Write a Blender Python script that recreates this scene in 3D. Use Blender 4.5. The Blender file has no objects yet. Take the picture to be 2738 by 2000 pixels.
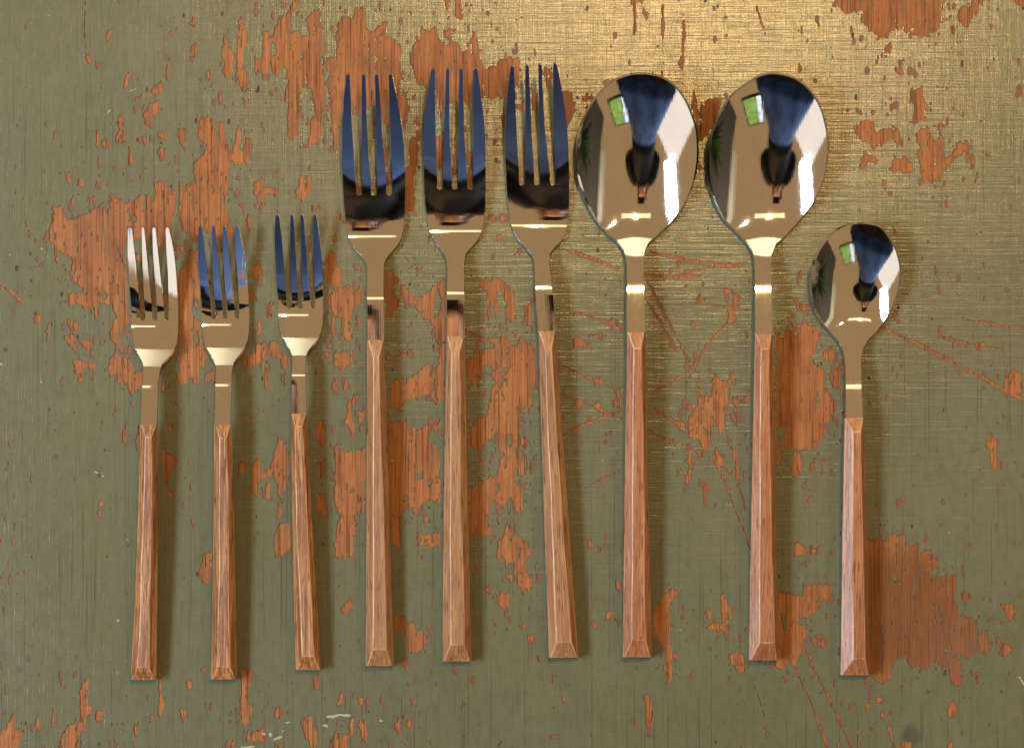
import bpy, bmesh, math, random
import numpy as np
from mathutils import Matrix, Vector

# ------------------------------------------------------------------ camera, world, lamps, exposure
scene = bpy.context.scene
H = 1.0                       # camera height above the board (m)
S = 0.354 / 2738.0            # metres on the board per photograph pixel
R = math.radians

cam_d = bpy.data.cameras.new('view_camera')
cam_d.sensor_width = 36.0
cam_d.lens = 36.0 * H / 0.354
cam_d.clip_start = 0.01
cam_d.clip_end = 50.0
cam_o = bpy.data.objects.new('view_camera', cam_d)
scene.collection.objects.link(cam_o)
cam_o.location = (0, 0, H)
scene.camera = cam_o

world = bpy.data.worlds.new('World')
scene.world = world
world.use_nodes = True
wb = world.node_tree.nodes['Background']
wb.inputs['Color'].default_value = (0.45, 0.272, 0.122, 1)     # warm room light, even in every direction
wb.inputs['Strength'].default_value = 0.86

def area_lamp(name, loc, target, sx, sy, power, col, shape='RECTANGLE'):
    d = bpy.data.lights.new(name, 'AREA')
    d.shape = shape
    d.size = sx
    d.size_y = sy
    d.energy = power
    d.color = col
    o = bpy.data.objects.new(name, d)
    scene.collection.objects.link(o)
    o.location = loc
    o.rotation_euler = (Vector(target) - Vector(loc)).to_track_quat('-Z', 'Y').to_euler()
    return o

# daylight from a window on the left, and an added pale light panel behind it for the bright steel reflections
area_lamp('window_daylight', (-1.12, -0.10, 1.42), (0, 0, 0), 0.95, 0.36, 38.0, (0.76, 0.89, 1.0))
area_lamp('added_pale_panel', (-1.10, -1.30, 1.08), (0, 0, 0.1), 1.6, 1.45, 5.6, (0.95, 0.97, 0.95))  # added panel: pale reflections on tines and bowls, some soft fill
# small bright warm lamp above the top edge on a long faintly lit fitting, and two added ones that only brighten the walls
area_lamp('long_lamp', (0.14, 0.36, 1.42), (0.14, 0.10, 0), 0.90, 0.13, 0.50, (1.0, 0.72, 0.40))
area_lamp('small_lamp', (0.15, 0.39, 1.40), (0.03, 0.03, 0), 0.09, 0.09, 8.8, (1.0, 0.58, 0.21), 'DISK')
area_lamp('right_lamp', (0.85, 0.52, 1.42), (0.05, 0, 0), 0.06, 0.06, 5.5, (1.0, 0.74, 0.44), 'DISK')
area_lamp('added_wall_wash', (0.30, 1.10, 1.75), (0.3, 2.1, 1.55), 0.12, 0.12, 24.0, (1.0, 0.90, 0.70), 'DISK')  # added, unseen: lifts the cream far wall mirrored in the necks
area_lamp('added_side_wash', (1.15, 0.2, 1.20), (1.9, 0.2, 1.75), 0.9, 0.08, 7.0, (1.0, 0.92, 0.76))  # added, unseen: brightens the right wall and its trim

vs = scene.view_settings
vs.view_transform = 'Standard'
vs.look = 'None'
vs.exposure = -0.07
vs.gamma = 1.0
vs.use_curve_mapping = False

# ------------------------------------------------------------------ helpers
def link(o, parent=None):
    scene.collection.objects.link(o)
    if parent is not None:
        o.parent = parent
    return o

def tag(o, label=None, cat=None, group=None, kind=None):
    if label: o['label'] = label
    if cat: o['category'] = cat
    if group: o['group'] = group
    if kind: o['kind'] = kind
    return o

def wx(px, z=0.0): return (np.asarray(px, float) - 1369.0) * S * (H - z) / H
def wy(py, z=0.0): return -(np.asarray(py, float) - 1000.0) * S * (H - z) / H

def pchip(xs, ys):
    x = np.asarray(xs, float); y = np.asarray(ys, float)
    h = np.diff(x); d = np.diff(y) / h
    m = np.zeros_like(y)
    for i in range(1, len(x) - 1):
        if d[i-1] * d[i] > 0:
            w1 = 2*h[i] + h[i-1]; w2 = h[i] + 2*h[i-1]
            m[i] = (w1 + w2) / (w1/d[i-1] + w2/d[i])
    m[0] = d[0]; m[-1] = d[-1]
    def f(q):
        q = np.clip(np.asarray(q, float), x[0], x[-1])
        k = np.clip(np.searchsorted(x, q, side='right') - 1, 0, len(x) - 2)
        t = (q - x[k]) / h[k]
        return ((2*t**3 - 3*t**2 + 1)*y[k] + (t**3 - 2*t**2 + t)*h[k]*m[k]
                + (-2*t**3 + 3*t**2)*y[k+1] + (t**3 - t**2)*h[k]*m[k+1])
    return f

# ------------------------------------------------------------------ materials
def new_mat(name):
    m = bpy.data.materials.new(name)
    m.use_nodes = True
    nt = m.node_tree
    return m, nt, nt.nodes['Principled BSDF']

class NB:
    """small node-building helper"""
    def __init__(self, nt): self.nt = nt
    def n(self, t, **kw):
        nd = self.nt.nodes.new(t)
        for k, v in kw.items(): setattr(nd, k, v)
        return nd
    def l(self, a, b): self.nt.links.new(a, b)
    def coord(self, scale, kind='Object', loc=None, rot=None):
        tc = self.n('ShaderNodeTexCoord')
        mp = self.n('ShaderNodeMapping')
        mp.inputs['Scale'].default_value = scale
        if rot: mp.inputs['Rotation'].default_value = rot
        self.l(tc.outputs[kind], mp.inputs['Vector'])
        if loc is not None:
            if hasattr(loc, 'is_output'): self.l(loc, mp.inputs['Location'])
            else: mp.inputs['Location'].default_value = loc
        return mp.outputs['Vector']
    def noise(self, vec, scale=1.0, detail=3.0, rough=0.55, dist=0.0):
        nd = self.n('ShaderNodeTexNoise')
        nd.inputs['Scale'].default_value = scale
        nd.inputs['Detail'].default_value = detail
        nd.inputs['Roughness'].default_value = rough
        nd.inputs['Distortion'].default_value = dist
        self.l(vec, nd.inputs['Vector'])
        return nd.outputs['Fac']
    def ramp(self, fac, stops):
        nd = self.n('ShaderNodeValToRGB')
        el = nd.color_ramp.elements
        while len(el) < len(stops): el.new(0.5)
        for e, (p, c) in zip(el, stops):
            e.position = p
            e.color = (c, c, c, 1) if isinstance(c, (int, float)) else (*c, 1)
        self.l(fac, nd.inputs['Fac'])
        return nd.outputs['Color']
    def mix(self, fac, a, b, mode='MIX'):
        nd = self.n('ShaderNodeMix', data_type='RGBA', blend_type=mode)
        for sock, v in ((nd.inputs[0], fac), (nd.inputs[6], a), (nd.inputs[7], b)):
            if hasattr(v, 'is_output'): self.l(v, sock)
            elif isinstance(v, (int, float)): sock.default_value = v
            else: sock.default_value = (*v, 1)
        return nd.outputs[2]
    def math(self, op, a, b=0.0, c=None):
        nd = self.n('ShaderNodeMath', operation=op)
        for sock, v in zip(nd.inputs, (a, b, c)):
            if v is None: continue
            if hasattr(v, 'is_output'): self.l(v, sock)
            else: sock.default_value = v
        return nd.outputs[0]
    def bump(self, height, strength, dist, normal=None):
        nd = self.n('ShaderNodeBump')
        nd.inputs['Strength'].default_value = strength
        nd.inputs['Distance'].default_value = dist
        self.l(height, nd.inputs['Height'])
        if normal is not None: self.l(normal, nd.inputs['Normal'])
        return nd.outputs['Normal']

def spot(b, cx, cy, rad, soft, warp=0.25, wscale=60.0):
    """0..1 mask of a stain around a place on the board (photo px)"""
    tc = b.n('ShaderNodeTexCoord')
    v = b.n('ShaderNodeVectorMath', operation='DISTANCE')
    b.l(tc.outputs['Object'], v.inputs[0])
    v.inputs[1].default_value = (float(wx(cx)), float(wy(cy)), 0.0)
    nz = b.noise(b.coord((wscale,)*3), 1.0, 4.0)
    d = b.math('MULTIPLY_ADD', b.math('SUBTRACT', nz, 0.5), -warp*rad*S*4, v.outputs['Value'])
    mr = b.n('ShaderNodeMapRange')
    mr.inputs['From Min'].default_value = (rad - soft) * S
    mr.inputs['From Max'].default_value = (rad + soft) * S
    mr.inputs['To Min'].default_value = 1.0
    mr.inputs['To Max'].default_value = 0.0
    b.l(d, mr.inputs['Value'])
    return mr.outputs['Result']

def make_paint():
    m, nt, p = new_mat('olive_paint'); b = NB(nt)
    vert = b.noise(b.coord((2900, 80, 1)), 1.0, 2.0, 0.6)          # fine brush marks along the grain
    vert2 = b.noise(b.coord((420, 7, 1)), 1.0, 3.0, 0.6)
    hor = b.noise(b.coord((50, 2900, 1)), 1.0, 2.0, 0.6)           # and across it
    hor2 = b.noise(b.coord((7, 520, 1)), 1.0, 2.0, 0.6)
    big = b.noise(b.coord((9, 7, 1)), 1.0, 4.0, 0.6)
    mid = b.noise(b.coord((60, 45, 1)), 1.0, 4.0, 0.6)
    col = b.mix(b.ramp(big, [(0.32, 0.0), (0.70, 1.0)]), (0.1061, 0.1135, 0.0620), (0.1273, 0.1332, 0.0863))
    col = b.mix(b.ramp(mid, [(0.35, 0.0), (0.75, 0.45)]), col, (0.0947, 0.1065, 0.0661))
    col = b.mix(b.ramp(vert, [(0.52, 0.0), (0.78, 0.42)]), col, (0.0775, 0.0732, 0.0459))
    col = b.mix(b.ramp(vert2, [(0.62, 0.0), (0.80, 0.4)]), col, (0.0659, 0.0650, 0.0445))
    col = b.mix(b.ramp(hor, [(0.58, 0.0), (0.8, 0.25)]), col, (0.0802, 0.0774, 0.0486))
    col = b.mix(b.ramp(vert, [(0.24, 0.25), (0.40, 0.0)]), col, (0.1463, 0.1548, 0.1146))
    blot = b.noise(b.coord((330, 150, 1), loc=(9.1, 4.2, 0)), 1.0, 6.0, 0.72)
    col = b.mix(b.ramp(blot, [(0.50, 0.0), (0.72, 0.55)]), col, (0.0855, 0.0800, 0.0480))
    col = b.mix(b.ramp(blot, [(0.28, 0.4), (0.44, 0.0)]), col, (0.1597, 0.1600, 0.1075))
    line = b.noise(b.coord((1500, 14, 1), loc=(2.2, 0.4, 0)), 1.0, 2.0, 0.5)
    col = b.mix(b.ramp(line, [(0.615, 0.0), (0.68, 0.6)]), col, (0.0566, 0.0480, 0.0307))
    # rubbed reddish haze
    rub = b.noise(b.coord((190, 70, 1), loc=(3.1, 1.7, 0)), 1.0, 5.0, 0.7)
    col = b.mix(b.ramp(rub, [(0.58, 0.0), (0.74, 0.6)]), col, (0.1090, 0.0588, 0.0371))
    # round grey-brown ring stain, vertical dirty streak
    col = b.mix(b.math('MULTIPLY', spot(b, 2435, 1966, 27, 9, 0.35, 250), 0.6), col, (0.0431, 0.0422, 0.0303))
    col = b.mix(b.math('MULTIPLY', spot(b, 76, 1762, 8, 4), 0.5), col, (0.0458, 0.0495, 0.0337))
    col = b.mix(b.math('MULTIPLY', spot(b, 53, 1790, 8, 4), 0.4), col, (0.0458, 0.0495, 0.0337))
    col = b.mix(b.math('MULTIPLY', spot(b, 149, 1222, 7, 4), 0.5), col, (0.0344, 0.0434, 0.0337))
    col = b.mix(b.math('MULTIPLY', spot(b, 15, 935, 6, 3), 0.7), col, (0.0344, 0.0310, 0.0236))
    nt.links.new(col, p.inputs['Base Color'])
    h = b.math('ADD', b.math('MULTIPLY', vert, 0.9), b.math('MULTIPLY', hor, 0.9))
    h = b.math('ADD', h, b.math('MULTIPLY', vert2, 1.1))
    h = b.math('ADD', h, b.math('MULTIPLY', hor2, 1.1))
    nt.links.new(b.bump(h, 0.95, 0.00005), p.inputs['Normal'])
    p.inputs['Roughness'].default_value = 0.20
    p.inputs['Specular IOR Level'].default_value = 0.6
    return m

def make_bare_wood():
    m, nt, p = new_mat('bare_orange_wood'); b = NB(nt)
    grain = b.noise(b.coord((620, 16, 1)), 1.0, 4.0, 0.65, 0.2)
    fine = b.noise(b.coord((1900, 60, 1)), 1.0, 3.0, 0.6)
    crack = b.noise(b.coord((1700, 26, 1), loc=(5.3, 2.1, 0)), 1.0, 2.0, 0.5)
    big = b.noise(b.coord((22, 14, 1)), 1.0, 4.0, 0.6)
    col = b.mix(b.ramp(big, [(0.30, 0.0), (0.70, 1.0)]), (0.2991, 0.1117, 0.0375), (0.3564, 0.1521, 0.0512))
    col = b.mix(b.ramp(grain, [(0.42, 0.0), (0.68, 0.8)]), col, (0.1909, 0.0652, 0.0240))
    col = b.mix(b.ramp(fine, [(0.5, 0.0), (0.72, 0.7)]), col, (0.1336, 0.0466, 0.0205))
    col = b.mix(b.ramp(fine, [(0.25, 0.4), (0.42, 0.0)]), col, (0.3819, 0.1863, 0.0844))
    col = b.mix(b.ramp(crack, [(0.585, 0.0), (0.66, 0.65)]), col, (0.0381, 0.0162, 0.0098))
    # greasy darker stain low on the right, grey-pink places
    for (x, y, r, s_, f, c) in ((2410, 1640, 190, 70, 0.75, (0.1272, 0.0497, 0.0181)),
                                (2560, 1740, 90, 50, 0.55, (0.1654, 0.0776, 0.0451)),
                                (250, 640, 110, 70, 0.25, (0.1909, 0.0931, 0.0543)),
                                (850, 1230, 40, 25, 0.6, (0.1401, 0.0683, 0.0543)),
                                (450, 1250, 40, 25, 0.5, (0.1528, 0.0683, 0.0482)),
                                (1050, 800, 50, 25, 0.5, (0.1782, 0.0745, 0.0482))):
        col = b.mix(b.math('MULTIPLY', spot(b, x, y, r, s_, 0.2, 70), f), col, c)
    resid = b.noise(b.coord((800, 60, 1), loc=(4.4, 8.8, 0)), 1.0, 4.0, 0.65)
    area = b.noise(b.coord((55, 40, 1), loc=(6.1, 1.9, 0)), 1.0, 3.0)
    col = b.mix(b.math('MULTIPLY', b.ramp(resid, [(0.53, 0.0), (0.64, 0.8)]), b.ramp(area, [(0.38, 0.2), (0.58, 1.0)])), col, (0.125, 0.110, 0.068))
    dirt = b.noise(b.coord((160, 90, 1), loc=(1.3, 7.7, 0)), 1.0, 5.0, 0.7)
    col = b.mix(b.ramp(dirt, [(0.50, 0.0), (0.72, 0.65)]), col, (0.1272, 0.0559, 0.0331))
    nt.links.new(col, p.inputs['Base Color'])
    h = b.math('SUBTRACT', b.math('ADD', grain, b.math('MULTIPLY', fine, 0.5)), b.math('MULTIPLY', b.ramp(crack, [(0.585, 0.0), (0.64, 1.0)]), 1.2))
    nt.links.new(b.bump(h, 0.5, 0.0004), p.inputs['Normal'])
    p.inputs['Roughness'].default_value = 0.55
    p.inputs['Specular IOR Level'].default_value = 0.15
    return m

def make_undercoat():
    m, nt, p = new_mat('red_brown_undercoat'); b = NB(nt)
    nz = b.noise(b.coord((300, 160, 1)), 1.0, 4.0, 0.65)
    fine = b.noise(b.coord((1500, 90, 1)), 1.0, 2.0)
    col = b.mix(b.ramp(nz, [(0.35, 0.0), (0.68, 1.0)]), (0.190, 0.068, 0.034), (0.105, 0.043, 0.029))
    col = b.mix(b.ramp(fine, [(0.55, 0.0), (0.75, 0.6)]), col, (0.0720, 0.0288, 0.0180))
    nt.links.new(col, p.inputs['Base Color'])
    p.inputs['Roughness'].default_value = 0.55
    return m

def plain(name, c, rough=0.6, metallic=0.0, spec=0.15):
    m, nt, p = new_mat(name); b = NB(nt)
    nz = b.noise(b.coord((180,)*3), 1.0, 3.0)
    k = 0.78
    nt.links.new(b.mix(b.ramp(nz, [(0.3, 0.0), (0.7, 1.0)]), tuple(x*k for x in c), c), p.inputs['Base Color'])
    p.inputs['Roughness'].default_value = rough
    p.inputs['Metallic'].default_value = metallic
    p.inputs['Specular IOR Level'].default_value = spec
    return m

def make_steel():
    m, nt, p = new_mat('polished_steel'); b = NB(nt)
    oi = b.n('ShaderNodeObjectInfo')
    smudge = b.noise(b.coord((120, 70, 120), loc=oi.outputs['Location']), 1.0, 6.0, 0.7)
    scr = b.noise(b.coord((2600, 60, 60), rot=(0, 0, 0.12)), 1.0, 2.0, 0.5)
    nt.links.new(b.mix(b.ramp(smudge, [(0.35, 0.0), (0.75, 1.0)]), (0.86, 0.86, 0.87), (0.78, 0.77, 0.76)), p.inputs['Base Color'])
    p.inputs['Metallic'].default_value = 1.0
    nt.links.new(b.ramp(smudge, [(0.35, 0.022), (0.75, 0.10)]), p.inputs['Roughness'])
    nt.links.new(b.bump(scr, 0.10, 0.00008), p.inputs['Normal'])
    return m

def make_handle_wood(name, a, c, dark, pale, worn):
    m, nt, p = new_mat(name); b = NB(nt)
    oi = b.n('ShaderNodeObjectInfo')
    off = b.n('ShaderNodeVectorMath', operation='SCALE')
    cmb = b.n('ShaderNodeCombineXYZ')
    for i in range(3): b.l(oi.outputs['Random'], cmb.inputs[i])
    b.l(cmb.outputs[0], off.inputs[0]); off.inputs['Scale'].default_value = 97.0
    o = off.outputs['Vector']
    grain = b.noise(b.coord((760, 22, 500), loc=o), 1.0, 4.0, 0.6, 0.35)
    fine = b.noise(b.coord((1900, 75, 1300), loc=o), 1.0, 3.0, 0.6)
    pore = b.noise(b.coord((1700, 110, 1200), loc=o), 1.0, 1.0)
    big = b.noise(b.coord((60, 12, 60), loc=o), 1.0, 3.0)
    col = b.mix(b.ramp(grain, [(0.42, 0.0), (0.56, 1.0)]), a, c)
    col = b.mix(b.ramp(fine, [(0.46, 0.0), (0.70, 0.75)]), col, dark)
    col = b.mix(b.ramp(big, [(0.45, 0.0), (0.75, 0.5)]), col, dark)
    col = b.mix(b.ramp(fine, [(0.26, 0.45), (0.42, 0.0)]), col, pale)
    col = b.mix(b.ramp(pore, [(0.60, 0.0), (0.67, 0.75)]), col, tuple(0.55*x for x in dark))
    if worn:
        w = b.noise(b.coord((500, 50, 500), loc=o), 1.0, 4.0, 0.6)
        col = b.mix(b.ramp(w, [(0.36, 0.75), (0.60, 0.05)]), col, (0.46, 0.30, 0.19))
    nt.links.new(col, p.inputs['Base Color'])
    nt.links.new(b.bump(b.math('ADD', grain, fine), 0.35, 0.0003), p.inputs['Normal'])
    p.inputs['Roughness'].default_value = 0.37
    p.inputs['Specular IOR Level'].default_value = 0.65
    return m

M_PAINT = make_paint()
M_BARE = make_bare_wood()
M_UNDER = make_undercoat()
M_FLECK = plain('pale_plaster_fleck', (0.33, 0.33, 0.28), 0.8)
M_SPECK = plain('dark_speck', (0.075, 0.045, 0.030), 0.7)
M_STEEL = make_steel()
WA = dict(a=(0.4074, 0.1976, 0.0774), c=(0.2085, 0.0809, 0.0236), dark=(0.1310, 0.0470, 0.0147), pale=(0.4947, 0.3011, 0.1548))
WB = dict(a=(0.3395, 0.1741, 0.0774), c=(0.2571, 0.1186, 0.0489), dark=(0.1697, 0.0753, 0.0310), pale=(0.4171, 0.2446, 0.1222))
WC = dict(a=(0.3686, 0.1618, 0.0733), c=(0.2764, 0.1091, 0.0456), dark=(0.1843, 0.0696, 0.0293), pale=(0.4365, 0.2446, 0.1304))
WOODS = {k: (make_handle_wood('handle_wood_' + k, worn=False, **d), make_handle_wood('worn_handle_edge_' + k, worn=True, **d))
         for k, d in (('streaked', WA), ('tan', WB), ('reddish', WC))}

# ------------------------------------------------------------------ the board: bare wood under chipped olive paint
# outlines of the bare places, traced by region: (origin x, origin y, scale) then the points
RG = {'A': (0, 0, 3.2314), 'B': (680, 0, 3.2314), 'C': (1360, 0, 3.2314), 'D': (2040, 0, 3.2407),
      'E': (0, 500, 3.2314), 'F': (0, 1000, 3.2314), 'G': (0, 1500, 3.2314), 'H': (680, 480, 3.2314),
      'I': (680, 980, 3.2314), 'P': (900, 850, 1.6514), 'J': (1360, 700, 3.2314), 'K': (1360, 1100, 3.2314),
      'L': (1360, 1500, 3.2314), 'M': (2040, 1500, 3.2407), 'N': (2040, 1000, 3.2407), 'Q': (1600, 850, 1.6525),
      'O': (2100, 550, 2.5423), 'T': (1500, 150, 2.0645), 'U': (680, 1500, 3.2314)}

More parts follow.
